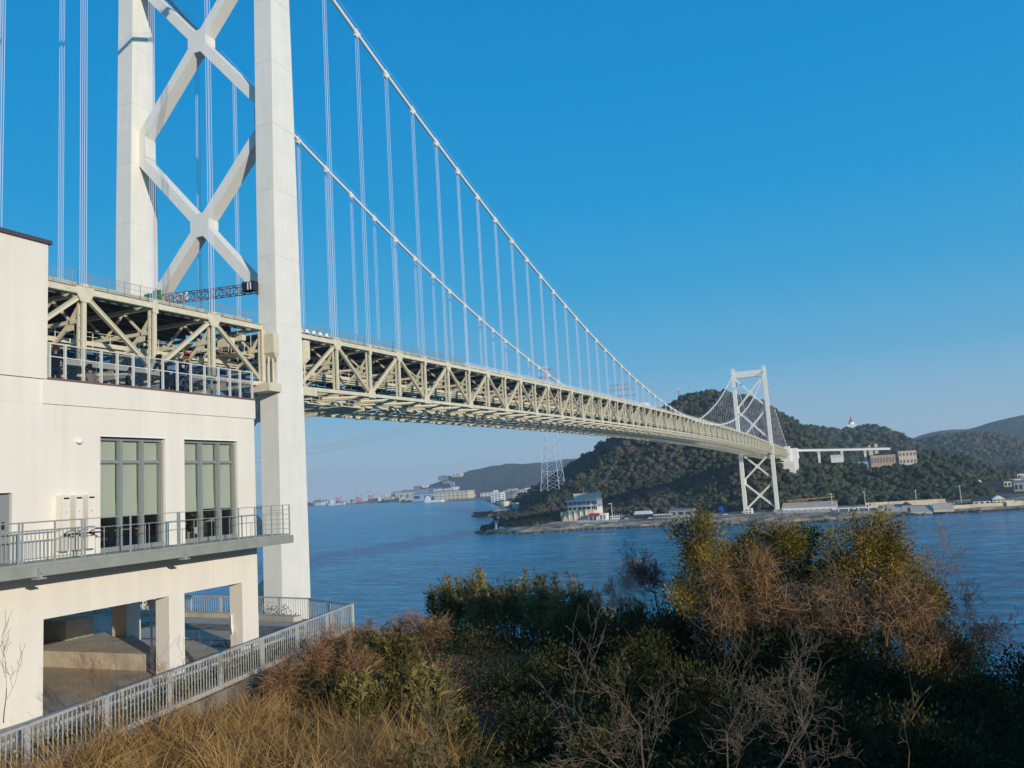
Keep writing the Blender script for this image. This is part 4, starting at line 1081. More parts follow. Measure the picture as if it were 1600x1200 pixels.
def forest(name, n, xr, yr, rr, minh, cv, bias=0, avoid=(), patch=120):
    X = nr.uniform(*xr, n*3); Y = nr.uniform(*yr, n*3); H = height(X,Y)
    ok = H > minh
    for (x0,x1,y0,y1) in avoid: ok &= ~((X>x0)&(X<x1)&(Y>y0)&(Y<y1))
    X,Y,H = X[ok][:n],Y[ok][:n],H[ok][:n]
    br = fbm(X,Y,patch,8,3)+nr.normal(0,.03,len(X))
    Vs,Fs,Cs = [],[],[]; off = 0
    for i in range(len(X)):
        vs,fs = cv[i%len(cv)]; R = nr.uniform(*rr); a = nr.uniform(0,6.28); ca,sa = math.cos(a),math.sin(a)
        v = np.empty_like(vs); v[:,0] = (vs[:,0]*ca-vs[:,1]*sa)*R+X[i]; v[:,1] = (vs[:,0]*sa+vs[:,1]*ca)*R+Y[i]; v[:,2] = vs[:,2]*R*nr.uniform(.9,1.25)+H[i]+R*.55
        c = BROWNS[nr.integers(3)] if br[i] > .67+bias else GREENS[nr.integers(5)]*nr.uniform(.85,1.2)
        Vs.append(v); Fs.append(fs+off); Cs.append(np.repeat(c[None],len(v),0)); off += len(v)
    return npobj(name, np.concatenate(Vs), np.concatenate(Fs), fm, smooth=True, cols=np.concatenate(Cs), kind='stuff')
forest('point_scrub', 420, (-262,-192), (636,800), (1.4,3.4), 2.6, CVm, patch=30, avoid=((-200,-130,600,745),(-246,-229,630,648)))
forest('point_woodland', 300, (-345,-195), (735,900), (3,5.5), 4.5, CV, patch=50, bias=-.08)
AV = [(200,620,600,1250),(-210,-135,600,745),(-130,300,600,742),(90,152,930,975),(8,30,860,905)]
forest('woodland', 3000, (-360,330), (655,1020), (2.8,6.4), 5.6, CV, avoid=AV, patch=70)
forest('hill_woodland', 4200, (-420,420), (980,1340), (3.6,7.4), 12, CVm, avoid=[(200,620,600,1150)], patch=90)
forest('distant_woodland', 9000, (-400,900), (1400,2950), (5,9), 14, CV1, patch=260)
def far_relief(m):
    """distant slopes: mottled tree cover below the size that single crowns could be told apart"""
    nt = m.node_tree; N = nt.nodes; L = nt.links; b = N['Principled BSDF']; src = b.inputs['Base Color'].links[0].from_socket
    g = N.new('ShaderNodeNewGeometry'); n = N.new('ShaderNodeTexNoise'); n.inputs['Scale'].default_value = .035; n.inputs['Detail'].default_value = 5; L.new(g.outputs['Position'], n.inputs[0])
    mr = N.new('ShaderNodeMapRange'); L.new(n.outputs[0], mr.inputs[0]); mr.inputs['From Min'].default_value = .35; mr.inputs['From Max'].default_value = .65; mr.inputs['To Min'].default_value = .5; mr.inputs['To Max'].default_value = 1.2
    v = N.new('ShaderNodeVectorMath'); v.operation = 'SCALE'; L.new(src, v.inputs[0]); L.new(mr.outputs[0], v.inputs['Scale']); L.new(v.outputs[0], b.inputs['Base Color'])
    bp = N.new('ShaderNodeBump'); bp.inputs['Strength'].default_value = 1; bp.inputs['Distance'].default_value = 12; L.new(n.outputs[0], bp.inputs['Height']); L.new(bp.outputs[0], b.inputs['Normal'])
far_relief(M['hillground'])
# ================================================================== FAR SHORE BUILDINGS
def gh(x, y): return float(height(np.array([[float(x)]]), np.array([[float(y)]]))[0,0])
def house(name, label, cat, x0, x1, y0, y1, z0, z1, wallm, roof='flat', roofm=None, floors=0, nwin=0, group=None, rh=2.5, over=.4, winm=None, wz=None):
    t = thing(name, label, cat, ((x0+x1)/2,(y0+y1)/2,z0), group)
    mb = MB(); mb.box((x0,y0,z0),(x1,y1,z1)); wl = mb.build('wall', wallm, t)
    rm = roofm or M['roofgrey']; mb = MB()
    if roof == 'flat': mb.box((x0-over,y0-over,z1),(x1+over,y1+over,z1+.45))
    elif roof == 'gable_x':
        ym = (y0+y1)/2; a,b = x0-over,x1+over
        mb.add([(a,y0-over,z1),(a,y1+over,z1),(a,ym,z1+rh),(b,y0-over,z1),(b,y1+over,z1),(b,ym,z1+rh)],[(0,2,1),(3,4,5),(0,3,5,2),(1,2,5,4),(0,1,4,3)])
    elif roof == 'gable_y':
        xm = (x0+x1)/2; a,b = y0-over,y1+over
        mb.add([(x0-over,a,z1),(x1+over,a,z1),(xm,a,z1+rh),(x0-over,b,z1),(x1+over,b,z1),(xm,b,z1+rh)],[(0,1,2),(3,5,4),(0,2,5,3),(1,4,5,2),(0,3,4,1)])
    elif roof == 'shed':
        mb.hexa([(x0-over,y0-over,z1),(x1+over,y0-over,z1),(x1+over,y1+over,z1),(x0-over,y1+over,z1),(x0-over,y0-over,z1+.3),(x1+over,y0-over,z1+.3),(x1+over,y1+over,z1+rh),(x0-over,y1+over,z1+rh)])
    mb.build('roof', rm, t)
    if floors and nwin:
        fh = (z1-z0)/floors
        for f in range(floors):
            for k in range(nwin):
                w = (x1-x0)/nwin; a = x0+w*(k+.22); b = x0+w*(k+.78); za = z0+fh*(f+.35); zb = z0+fh*(f+.78)
                mb = MB(); mb.box((a,y0-.12,za),(b,y0-.02,zb)); mb.build('window', winm or M['window'], t)
            
        w = (y1-y0)/max(1,nwin//2)
        for f in range(floors):
            for k in range(max(1,nwin//2)):
                mb = MB(); mb.box((x1+.02,y0+w*(k+.25),z0+fh*(f+.35)),(x1+.12,y0+w*(k+.75),z0+fh*(f+.78))); mb.build('window', winm or M['window'], t)
    return t
# white shore restaurant with upper storey, veranda and stone base
t = thing('shore_restaurant', 'white three tier restaurant with a long window row above the opposite shore', 'restaurant', (-172,706,5))
mb = MB(); mb.hexa([(-193,699,5),(-160,699,5),(-160,722,5),(-193,722,5),(-189,701,15.8),(-160,701,15.8),(-160,722,15.8),(-189,722,15.8)]); mb.box((-196,703,5),(-189,722,14.5)); mb.build('stone_base', M['revet'], t)
for x in (-186,-180,-174,-168): mb = MB(); mb.box((x,698.5,5),(x+.3,700.2,15.6)); mb.build('buttress', M['farwhite'], t)
mb = MB(); mb.box((-188,703,15.8),(-163,722,25)); mb.box((-163,704,11),(-157,722,25)); wl = mb.build('wall', M['farwhite'], t)
mb = MB(); mb.box((-190,700.5,18.6),(-162.9,703,19.0)); mb.box((-190,700,24.6),(-156.5,722.5,25.5)); mb.build('roof_slab', M['farwhite'], t)
for k in range(5):
    mb = MB(); mb.box((-186.6+k*4.7,702.7,20.6),(-182.9+k*4.7,702.9,23.8)); w = mb.build('window', M['window'], t)
    mb = MB(); mb.box((-184.9+k*4.7,702.6,20.6),(-184.6+k*4.7,702.72,23.8)); mb.build('mullion', M['farwhite'], w)
    mb = MB(); mb.box((-187+k*4.9,702.7,16.0),(-183.5+k*4.9,702.9,18.4)); mb.build('window', M['window'], t)
for k in range(3):
    for z in (20.6,15.2): mb = MB(); mb.box((-162.4+k*1.9,703.7,z),(-161.2+k*1.9,703.9,z+3.4)); mb.build('window', M['window'], t)
mb = MB(); mb.box((-182,706,25.5),(-156.5,720,31.4)); mb.build('upper_storey', M['cream'], t)
mb = MB(); mb.box((-182.5,705.5,31.4),(-156,720.5,31.9)); mb.build('roof', M['farwhite'], t)
mb = MB(); mb.tube((-172,710,31.9),(-172,710,38),.12,.1,6); mb.build('mast', M['farwhite'], t)
t = thing('terrace_pavilion', 'low white pavilion with a red awning right of the shore restaurant', 'pavilion', (-153,697,5))
mb = MB(); mb.box((-156,693,5),(-145,702,11.6)); mb.build('wall', M['farwhite'], t)
mb = MB(); mb.hexa([(-163,690,9.6),(-151.5,690,9.6),(-151.5,695,9.6),(-163,695,9.6),(-162,692.5,12.2),(-152,692.5,12.2),(-152,695,12.2),(-162,695,12.2)]); mb.build('awning', M['red'], t)
for x in (-162.5,-158,-152,-148.9,-146.8): mb = MB(); mb.box((x,690.3,5),(x+.35,690.7,9.6)); mb.build('post', M['farwhite'], t)
for x in (-151,-148,): mb = MB(); mb.box((x,692.8,6),(x+1.8,692.95,10)); mb.build('window', M['window'], t)
house('long_shed','low white shed on the shore between the pavilion and the trees','shed',-143,-134,700,708,4.9,8.6,M['farwhite'],'shed',M['roofgrey'],1,4,rh=1.2)
house('small_shed','low grey shed right of the long white shed','shed',-133,-126,702,708,4.9,8.4,M['greywall'],'flat')
house('shore_house','white shore house with a pale gabled roof among brown trees','house',-116,-101,690,702,4.9,9.2,M['window'],'gable_x',M['farwhite'],1,4,rh=3)
house('shore_cafe','long white veranda building right of the gabled shore house','house',-96,-79,684,694,4.9,8.3,M['greywall'],'flat',M['farwhite'],1,6)
house('grey_hall','grey hall with a wide low roof partly hidden by the big tree','hall',-82,-60,690,706,4.8,11.4,M['greywall'],'gable_x',M['roofgrey'],1,3,rh=1.6)
for k,(x,y) in enumerate(((-148,686),(-121,694),(-124,697))):
    pass
def car(x,y,z,m,label):
    t = thing('parked_car', label, 'car', (x,y,z), 'cars parked along the far shore')
    mb = MB(); mb.box((x-2.1,y-.9,z+.35),(x+2.1,y+.9,z+.95)); mb.hexa([(x-1.5,y-.85,z+.95),(x+1.1,y-.85,z+.95),(x+1.1,y+.85,z+.95),(x-1.5,y+.85,z+.95),(x-1.2,y-.7,z+1.5),(x+.6,y-.7,z+1.5),(x+.6,y+.7,z+1.5),(x-1.2,y+.7,z+1.5)]); mb.build('body', m, t)
    mb = MB(); mb.box((x-1.1,y-.87,z+1.0),(x+.7,y-.8,z+1.4)); mb.build('window', M['window'], t)
    for a in (-1.3,1.3):
        for b_ in (-.85,.85): mb = MB(); mb.tube((x+a,y+b_-.1,z+.33),(x+a,y+b_+.1,z+.33),.33,.33,8,True); mb.build('wheel', M['black'], t)
for k_,(x,y,m_,l_) in enumerate(((-124,690,'white','white car parked right of the long white shed'),(-118,686,'greycloth','dark car parked before the gabled shore house'),(-99,682,'white','white car parked between the gabled house and the veranda cafe'),
    (-58,684,'greywall','grey car parked right of the grey hall'),(-30,690,'white','white car parked left of the far tower foot'),(80,690,'white','white car parked behind the colonnade'),(208,706,'white','white car parked right of the cream house'),(172,707,'black','black car parked behind the dark roofed house'))):
    car(x,y,5.0,M[m_],l_)
# shore revetments
def slab(name, label, cat, pts, z0, z1, m):
    mb = MB(); mb.prism(pts, z0, z1); o = mb.build(name, m, None, origin=(pts[0][0],pts[0][1],z0)); tag(o, label, cat); return o
def slope(name, label, x0, x1, y0, y1, z0, z1, m):
    mb = MB(); mb.hexa([(x0,y0,z0-2),(x1,y0,z0-2),(x1,y1,z0-2),(x0,y1,z0-2),(x0,y0,z0),(x1,y0,z0),(x1,y1,z1),(x0,y1,z1)])
    o = mb.build(name, m, None, origin=(x0,y0,z0)); tag(o, label, 'revetment'); return o
slope('revetment','reddish brick revetment below the shore restaurant',-195,-168,652,668,2.2,6.4,M['brickrev'])
slope('revetment','pale concrete revetment right of the brick one',-166,-138,650,668,2.4,6.6,M['revet'])
slope('revetment','narrow pale revetment at the right end of the restaurant shore',-137,-126,650,664,2.6,6.0,M['revet'])
slope('revetment','long sloping sea wall beside the far tower foot',16,62,660,690,3.0,7.5,M['revet'])
slope('revetment','curved pale embankment behind the far tower foot',18,66,700,735,6.0,12,M['revet'])
mb = MB(); mb.box((22,684,4),(66,688,8.8)); 
o = mb.build('quay_building', M['farwhite'], None, origin=(44,686,4)); tag(o,'long low white quay building right of the far tower','building')
for x in np.arange(23,64,5.2): mb = MB(); mb.box((x,683.7,5),(x+3.6,683.9,7.4)); mb.build('bay', M['greywall'], o)
mb = MB(); mb.tube((20,742,13.6),(64,742,15.6),.35,.35,6); mb.tube((20,742,12.2),(40,742,13),.25,.25,6); o = mb.build('yellow_barrier', M['yellow'], None, origin=(42,742,12)); tag(o,'long yellow barrier on the bank behind the far tower foot','barrier')
mb = MB(); mb.box((-13,695,4.6),(-6,700,10)); o = mb.build('plant_room', M['farwhite'], None, origin=(-10,697,4.6)); tag(o,'small white plant room between the far tower feet','building')
for x in (-12,-9):
    for z in (5.6,8): mb = MB(); mb.box((x,694.8,z),(x+1.6,694.9,z+1)); mb.build('window', M['window'], o)
# colonnade jetty roof, boat ramps, sheds
t = thing('colonnade','white flat roofed colonnade on the shore right of the tall tree','shelter',(82,676,3))
mb = MB(); mb.box((68,674,7.0),(100,679,7.9)); mb.build('roof', M['farwhite'], t)
for x in (68,76,84,92,99.2): mb = MB(); mb.box((x,674.2,3),(x+.8,675,7.0)); mb.build('column', M['farwhite'], t)
slope('revetment','broad grey concrete slope right of the colonnade',100,122,668,684,3.0,8.6,M['concrete'])
slope('revetment','second grey concrete slope before the boat shed',124,140,664,678,2.4,6.5,M['concrete'])
slope('revetment','tilted pale slab with dark mouth at the waterline',141,156,664,676,3.5,8.2,M['revet'])
house('boat_shed','dark gabled boat shed between two concrete slopes','shed',118,126,676,684,3.5,7.5,M['greywall'],'gable_y',M['roofdark'],rh=3)
house('beach_house','cream gabled house with a pale porch near the right edge of the shore','house',187,196,690,700,4.8,8.8,M['cream'],'gable_y',M['farwhite'],2,3,rh=3)
house('porch','white flat porch attached right of the cream house','porch',196.5,203,691,698,4.8,7.4,M['farwhite'],'flat')
house('dark_house','dark roofed house left of the cream gabled house','house',173,185.5,690,702,4.8,7.6,M['farwhite'],'gable_x',M['roofdark'],1,3,rh=4.2)
slab('sea_wall','long pale sea wall along the right hand shore','wall',[(150,676),(260,700),(260,702),(150,678)],1,5.8,M['revet'])
slab('road_wall','grey roadside wall at the foot of the wooded slope','wall',[(90,712),(155,724),(155,726),(90,714)],4,9.6,M['revet'])
slab('grass_field','flat olive green lawn behind the boat sheds','lawn',[(128,690),(178,700),(180,716),(128,712)],3,5.6,mat('lawn',(.12,.13,.05),1,noise=.2,nscale=.2))
for k in range(22):
    pass
fp = thing('lawn_fence','row of short white posts on the lawn by the shore','fence',(155,702,5.6))
for k in range(16):
    mb = MB(); mb.box((135+k*3,694+k*.6,5.6),(135.5+k*3,694.5+k*.6,7.0)); mb.build('post', M['farwhite'], fp)
slab('breakwater','straight pale breakwater rising at the right edge of the frame','breakwater',[(196,684),(250,706),(250,711),(196,687)],1,6.2,M['revet'])
# shoreline boulders (nobody could count them)
bmr = MB(); rv, rf = crown_var(5,1)
for i in range(520):
    k = nr.integers(0, 16); a, b_ = COAST[k], COAST[k+1]; tt = nr.uniform(); s = nr.uniform(.7,2.6)
    x = a[0]+(b_[0]-a[0])*tt+nr.normal(0,1.8); y = a[1]+(b_[1]-a[1])*tt+nr.normal(1,2.4)
    if a[0] < -130 and a[0] > -200 and nr.uniform() < .4: continue
    vs, fs = CV1[i%8]; bmr.add([(v[0]*s+x,v[1]*s+y,v[2]*s*.7+.5) for v in vs], [tuple(f) for f in fs])
bmr.build('shore_boulders', M['rock'], kind='stuff')
# lighthouse
t = thing('lighthouse','small white cylindrical lighthouse on the dark rocky tip','lighthouse',(-240,640,2.5))
mb = MB(); mb.tube((-240,640,2.2),(-240,640,9.6),1.5,1.2,14,True); mb.build('lighthouse_body', M['white'], t)
mb = MB(); mb.tube((-240,640,9.6),(-240,640,9.9),1.9,1.9,14,True); mb.build('gallery', M['white'], t)
mb = MB(); mb.tube((-240,640,9.9),(-240,640,11.2),.8,.8,10,True); mb.build('lantern', M['window'], t)
mb = MB(); mb.tube((-240,640,11.2),(-240,640,11.9),1.0,.1,10,True); mb.build('lantern_roof', M['white'], t)
house('keeper_hut','tiny white hut right of the lighthouse','hut',-236,-232,638,642,2.8,5.6,M['farwhite'],'flat')
# moored barge, tanks
t = thing('barge','dark moored barge end showing behind the wooded point','barge',(-430,1050,0))
mb = MB(); mb.hexa([(-452,1052,0),(-395,1052,0),(-395,1066,0),(-452,1066,0),(-463,1050,8),(-392,1050,7),(-392,1068,7),(-463,1068,8)]); mb.build('hull', M['black'], t)
mb = MB(); mb.box((-430,1053,7.2),(-398,1064,11)); mb.build('deckhouse', M['greywall'], t)
def tank(x,y,z,r,h,label):
    t = thing('storage_tank', label, 'tank', (x,y,z))
    mb = MB(); mb.tube((x,y,z),(x,y,z+h),r,r,28,True); mb.build('shell', M['cream'], t, smooth=False)
    mb = MB(); mb.tube((x,y,z+h),(x,y,z+h+.5),r+.2,r+.2,28,True); mb.tube((x,y,z+h+.5),(x,y,z+h+1.4),r,r*.2,28,True); mb.build('roof', M['farwhite'], t)
    mb = MB(); mb.tube((x-r-.4,y,z),(x-r-.4,y,z+h+1),.4,.4,6); mb.build('ladder', M['farwhite'], t)
tank(-430,1100,5,7.6,15,'larger cream storage tank beyond the wooded point'); tank(-405,1085,4,5.6,13,'smaller cream storage tank right of the larger one')
# poles and lamps on the far shore
def pole(x,y,z,h,label,arm=0,m='farwhite'):
    t = thing('utility_pole' if not arm else 'street_lamp', label, 'pole' if not arm else 'lamp', (x,y,z))
    mb = MB(); mb.tube((x,y,z),(x,y,z+h),.32,.2,6,True); mb.build('shaft', M[m], t)
    mb = MB()
    if arm: mb.box((x-arm,y-.2,z+h-.5),(x,y+.2,z+h)); mb.box((x-arm-.8,y-.3,z+h-.9),(x-arm+.4,y+.3,z+h-.3))
    else: mb.box((x-1.2,y-.1,z+h-1.2),(x+1.2,y+.1,z+h-.9))
    mb.build('arm', M[m], t)
pole(-141,700,5,16,'white lamp post right of the shore restaurant',2.2)
pole(62,722,5,14,'lamp post above the embankment right of the far tower',1)
pole(90,722,6,14,'pole just left of the colonnade roof')
pole(131,702,5,14.5,'tall pole in front of the wooded slope, left of two')
pole(167,722,5,16,'tall pole in front of the wooded slope, right of two')
pole(-197,735,6,12,'pale pole on the grass left of the shore restaurant',1)
pole(-250,668,4,10,'thin pole above the lighthouse point')
pole(236,760,5,13,'pole near the right hand village')
pole(20,905,gh(20,905),14,'thin mast beside the far bridge anchorage'); 
pole(-414,1300,20,42,'tall thin radio mast left of the lattice pylon')
mb = MB(); mb.box((-45,741,5),(-37,743,11)); o = mb.build('blue_sheet', M['blue_tarp'], None, origin=(-36,744,6)); tag(o,'bright blue sheet among the trees left of the far tower','sheet')
# pylons
def lattice(mb, levels, r=.45, sub=.22):
    for (z0,h0),(z1,h1),(cx,cy) in levels:
        c0 = [(cx+sx*h0,cy+sy*h0,z0) for sx,sy in ((-1,-1),(1,-1),(1,1),(-1,1))]; c1 = [(cx+sx*h1,cy+sy*h1,z1) for sx,sy in ((-1,-1),(1,-1),(1,1),(-1,1))]
        for k in range(4):
            j = (k+1)%4
            mb.beam(c0[k],c1[k],r,r); mb.beam(c0[k],c1[j],sub,sub); mb.beam(c0[j],c1[k],sub,sub); mb.beam(c1[k],c1[j],sub,sub)
def pylon(x,y,z,h,base,top,label,arms):
    t = thing('transmission_pylon', label, 'pylon', (x,y,z))
    mb = MB(); n = 15; zs = [z+h*(1-(1-k/n)**1.18) for k in range(n+1)]
    hw = [base+(top-base)*((q-z)/h)**.8 for q in zs]
    lattice(mb, [((zs[k],hw[k]),(zs[k+1],hw[k+1]),(x,y)) for k in range(n)], .62, .3)
    mb.build('lattice_shaft', M['rope'], t)
    for zf, L in arms:
        mb = MB(); zz = z+h*zf
        for s in (-1,1):
            for dy in (-1,1): mb.beam((x,y+dy*top,zz+2.2),(x+s*L,y,zz+.3),.4,.4); mb.beam((x,y+dy*top,zz-1),(x+s*L,y,zz),.4,.4)
            mb.tube((x+s*L,y,zz),(x+s*L,y,zz-4),.3,.3,5)
        mb.build('crossarm', M['cranered'], t)
pylon(-311,1000,34,176,14,2.6,'tall white lattice pylon on the wooded point left of the far tower',((.84,12),(.91,14),(.975,11)))
pylon(-337,1500,20,214,15,2.8,'second lattice pylon whose crossarms rise above the bridge deck',((.88,28),(.94,26),(.985,22)))
# power lines between pylons and the near side
def cat_wire(a, b, sag, r, name, label):
    mb = MB(); A=Vector(a); B=Vector(b); pts=[]
    for k in range(25):
        t = k/24; p = A.lerp(B,t); p.z -= 4*sag*t*(1-t); pts.append(p)
    mb.path(pts, r, 4); o = mb.build(name, M['galv'], None, origin=tuple(A)); tag(o, label, 'cable', 'power lines crossing the strait behind the bridge')
for s,z,l_ in ((-12,182,'lower left'),(-12,190,'upper left'),(12,182,'lower right'),(12,190,'upper right')):
    cat_wire((-311+s,1000,z),(-900+s,-100,150),95,.16,'power_line','thin power line over the strait from the %s arm of the tall pylon'%l_)
# mast behind main hill and hill top tower
t = thing('radio_mast','thin red and white mast standing behind the main hill','mast',(-161,1182,150))
mb = MB(); lattice(mb, [((150+k*5,1.2-k*.15),(155+k*5,1.05-k*.15),(-161,1182)) for k in range(6)], .25,.12); mb.build('lattice_shaft', M['cranered'], t)
mb = MB(); mb.box((-162.5,1181,177),(-159.5,1183,179)); mb.build('aerial_panel', M['farwhite'], t)
t = thing('stupa','white domed tower with a red spire on the right hand hilltop','tower',(75,1900,126))
mb = MB(); mb.box((66,1892,112),(86,1908,135)); mb.build('base', M['white'], t)
mb = MB(); mb.tube((75,1900,135),(75,1900,140),7,5.5,14,True); mb.build('drum', M['white'], t)
mb = MB(); mb.tube((75,1900,140),(75,1900,148),4.6,1.6,12,True); mb.tube((75,1900,148),(75,1900,154),1.2,.3,8,True); mb.build('spire', M['cranered'], t)
# far anchorage and viaduct
t = thing('anchorage','white concrete anchorage block at the far end of the bridge','anchorage',(8,898,38))
mb = MB(); mb.box((-18,890,40),(24,915,67)); mb.box((-17,886,40),(17,890,60)); mb.box((4,872,38),(22,888,52)); mb.build('block', M['farwhite'], t)
for s in (-1,1): mb = MB(); mb.box((s*14.4-3,884,60),(s*14.4+3,893,69.5)); mb.build('cable_housing', M['farwhite'], t)
t = thing('viaduct','pale road viaduct leading right from the far anchorage over the trees','viaduct',(55,925,50))
pts = [(0,912,65.5),(22,932,64.6),(45,940,63.4),(70,946,62.2),(95,952,61),(120,958,60)]
mb = MB(); 
for a,b_ in zip(pts[:-1],pts[1:]): mb.beam(a,b_,18,2.2)
mb.build('girder', M['farwhite'], t)
mb = MB()
for a,b_ in zip(pts[:-1],pts[1:]): mb.beam((a[0],a[1]-9,a[2]+1.6),(b_[0],b_[1]-9,b_[2]+1.6),.4,1.1)
mb.build('parapet', M['roofgrey'], t)
for p in pts[1:-1]:
    mb = MB(); mb.box((p[0]-1.3,p[1]-3,35),(p[0]+1.3,p[1]+3,p[2]-1)); mb.box((p[0]-1.6,p[1]-8,p[2]-3),(p[0]+1.6,p[1]+8,p[2]-1.15)); mb.build('pier', M['farwhite'], t)
house('service_block','long tan service building on the plateau below the viaduct','building',100,128.5,944,960,40,53.4,M['tan'],'flat',M['roofdark'],1,9,winm=M['roofgrey'])
house('service_block','taller beige service block at the right end of the tan building','building',129.5,148,942,960,40,56,M['cream'],'flat',M['tan'],2,5,winm=M['roofgrey'])
house('blue_shed','low blue grey shed left of the tan service building','shed',80,99,946,956,40,47,M['craneblue'],'flat',M['roofgrey'])
house('white_tent','small white pavilion under the viaduct','pavilion',58,70,930,938,48,54,M['farwhite'],'shed',M['white'],rh=3)
t = thing('sports_pylon_building','cream hillside building with two blocky towers above the viaduct','building',(108,1480,55))
mb = MB(); mb.box((102,1476,50),(113,1486,72)); mb.box((102,1476,72),(105.5,1486,76.5)); mb.box((112,1474,56),(117,1488,78.5)); mb.box((97,1478,72),(102,1484,74)); mb.build('wall', M['cream'], t)
house('depot','low white depot left behind the far tower','depot',-24,-4,880,888,36,43,M['farwhite'],'flat',M['farwhite'],1,6,winm=M['greywall'])
# villages and harbour
hr = random.Random(3)
cols_ = [M['farwhite'],M['white'],M['cream'],M['greywall'],M['farwhite']]
names = ['pale','white','cream','grey','pale']
def cluster(n, xr, yr, size, hgt, zone, group, zmin=3):
    for i in range(n):
        x = hr.uniform(*xr); y = hr.uniform(*yr); z = gh(x,y)
        if z < 1.5: continue
        w = hr.uniform(*size); d = w*hr.uniform(.6,1); h = hr.uniform(*hgt); k = hr.randrange(5)
        if w*1294.7/math.hypot(x-93,y+100) > 9: fl, nw = max(1,int(h/5)), 3
        else: fl, nw = 0, 0
        rf_ = hr.choice(['flat','gable_x','gable_y','flat']); tx = (x-xr[0])/(xr[1]-xr[0]); ty = (y-yr[0])/(yr[1]-yr[0])
        lab = '%s %s %s roofed building %s, %s %s' % ('large' if w > (size[0]+size[1])/2 else 'small', names[k], 'flat' if rf_ == 'flat' else 'gable',
            ['at the left end','left of centre','right of centre','at the right end'][min(3,int(tx*4))], 'front row' if ty < .5 else 'back row', zone)
        house('building', lab, 'building', x-w/2,x+w/2,y-d/2,y+d/2,z-2,z+h,cols_[k],rf_,hr.choice([M['roofgrey'],M['roofdark'],M['farwhite']]),fl,nw,group=group,rh=h*.25)
cluster(26,(205,420),(900,1180),(7,13),(5,9),'of the right village','village houses at the right edge')
cluster(10,(260,520),(1250,1700),(8,14),(5,9),'of the upper village','village houses at the right edge')
cluster(46,(-1020,-560),(1950,2700),(18,46),(9,26),'of the tank town','town buildings behind the storage tanks')
cluster(34,(-2000,-1180),(2950,3700),(20,60),(9,24),'of the distant waterfront','distant waterfront buildings')
cluster(60,(-3600,-2000),(3750,4500),(22,70),(8,26),'of the far harbour','distant harbour buildings')
cluster(14,(-2000,-1740),(3560,3680),(16,40),(8,16),'of the low hill','buildings on the distant low hill')
house('warehouse','large grey roofed harbour warehouse with a white gable','warehouse',-2130,-1900,3640,3720,2,46,M['cream'],'gable_x',M['greywall'],1,7,rh=14,winm=M['roofgrey'])
house('warehouse','wide cream warehouse on the distant waterfront right of the grey roofed one','warehouse',-1590,-1430,3020,3080,2,38,M['cream'],'flat',M['farwhite'],3,8,winm=M['roofgrey'])
house('shipyard_hall','blue grey shipyard hall on the distant waterfront','hall',-1860,-1640,3300,3380,2,34,M['craneblue'],'gable_x',M['greywall'],1,4,rh=10)
def crane(x,y,h,lean,label):
    t = thing('harbour_crane', label, 'crane', (x,y,3))
    mb = MB()
    for sx in (-12,12):
        for sy in (-10,10): mb.beam((x+sx,y+sy,3),(x+sx*.8,y+sy*.8,h*.5),2.4,2.4)
    mb.beam((x-11,y,h*.28),(x+11,y,h*.28),3,3); mb.box((x-12,y-9,h*.48),(x+12,y+9,h*.54)); mb.build('portal', M['cranered'], t)
    mb = MB(); mb.box((x-3,y-5,h*.54),(x+11,y+5,h*.66)); mb.build('machinery_house', M['farwhite'], t)
    mb = MB(); mb.beam((x-4,y,h*.56),(x-4-lean,y,h*1.12),3,3); mb.beam((x+3,y,h*.6),(x-3,y,h*.9),2,2); mb.build('jib', M['craneblue'], t)
    mb = MB(); mb.beam((x,y,h*.62),(x+26,y,h*.62),4,4); mb.build('boom', M['cranered'], t)
crane(-2725,3960,76,14,'leftmost distant harbour crane with a raised blue jib'); crane(-2590,3960,72,5,'middle distant harbour crane with a red boom'); crane(-2505,3960,80,3,'rightmost distant harbour crane with a white cabin')
def ship(x,y,L,h,label,m):
    t = thing('ship', label, 'ship', (x,y,0)); w = L*.07
    mb = MB(); mb.prism([(x-L/2,y-w),(x+L*.38,y-w),(x+L/2,y),(x+L*.38,y+w),(x-L/2,y+w)],0,h); mb.build('hull', m, t)
    mb = MB(); mb.box((x-L*.45,y-w*.8,h),(x-L*.25,y+w*.8,h*2.6)); mb.box((x-L*.42,y-w*.5,h*2.6),(x-L*.32,y+w*.5,h*3.3)); mb.build('superstructure', M['white'], t)
    mb = MB(); mb.tube((x+L*.1,y,h),(x+L*.1,y,h*2.5),.8,.5,6,True); mb.build('mast', M['farwhite'], t)
ship(-2690,3900,110,9,'long pale ship moored at the far left harbour',M['farwhite']); ship(-2260,3700,70,9,'small dark hulled ship in the middle of the distant harbour',M['black'])
ship(-1930,3380,70,8,'dark hulled ship with a white cabin before the distant warehouse',M['black']); ship(-1540,2930,90,8,'white ship moored before the cream warehouse',M['white'])
ship(-2560,3850,46,7,'red hulled ship under the middle harbour crane',M['cranered'])
# wake
mb = MB(); mb.prism([(-130,560),(-100,561),(-98,562.4),(-128,561.6)],.02,.06); o = mb.build('foam_streak', M['white'], kind='structure')
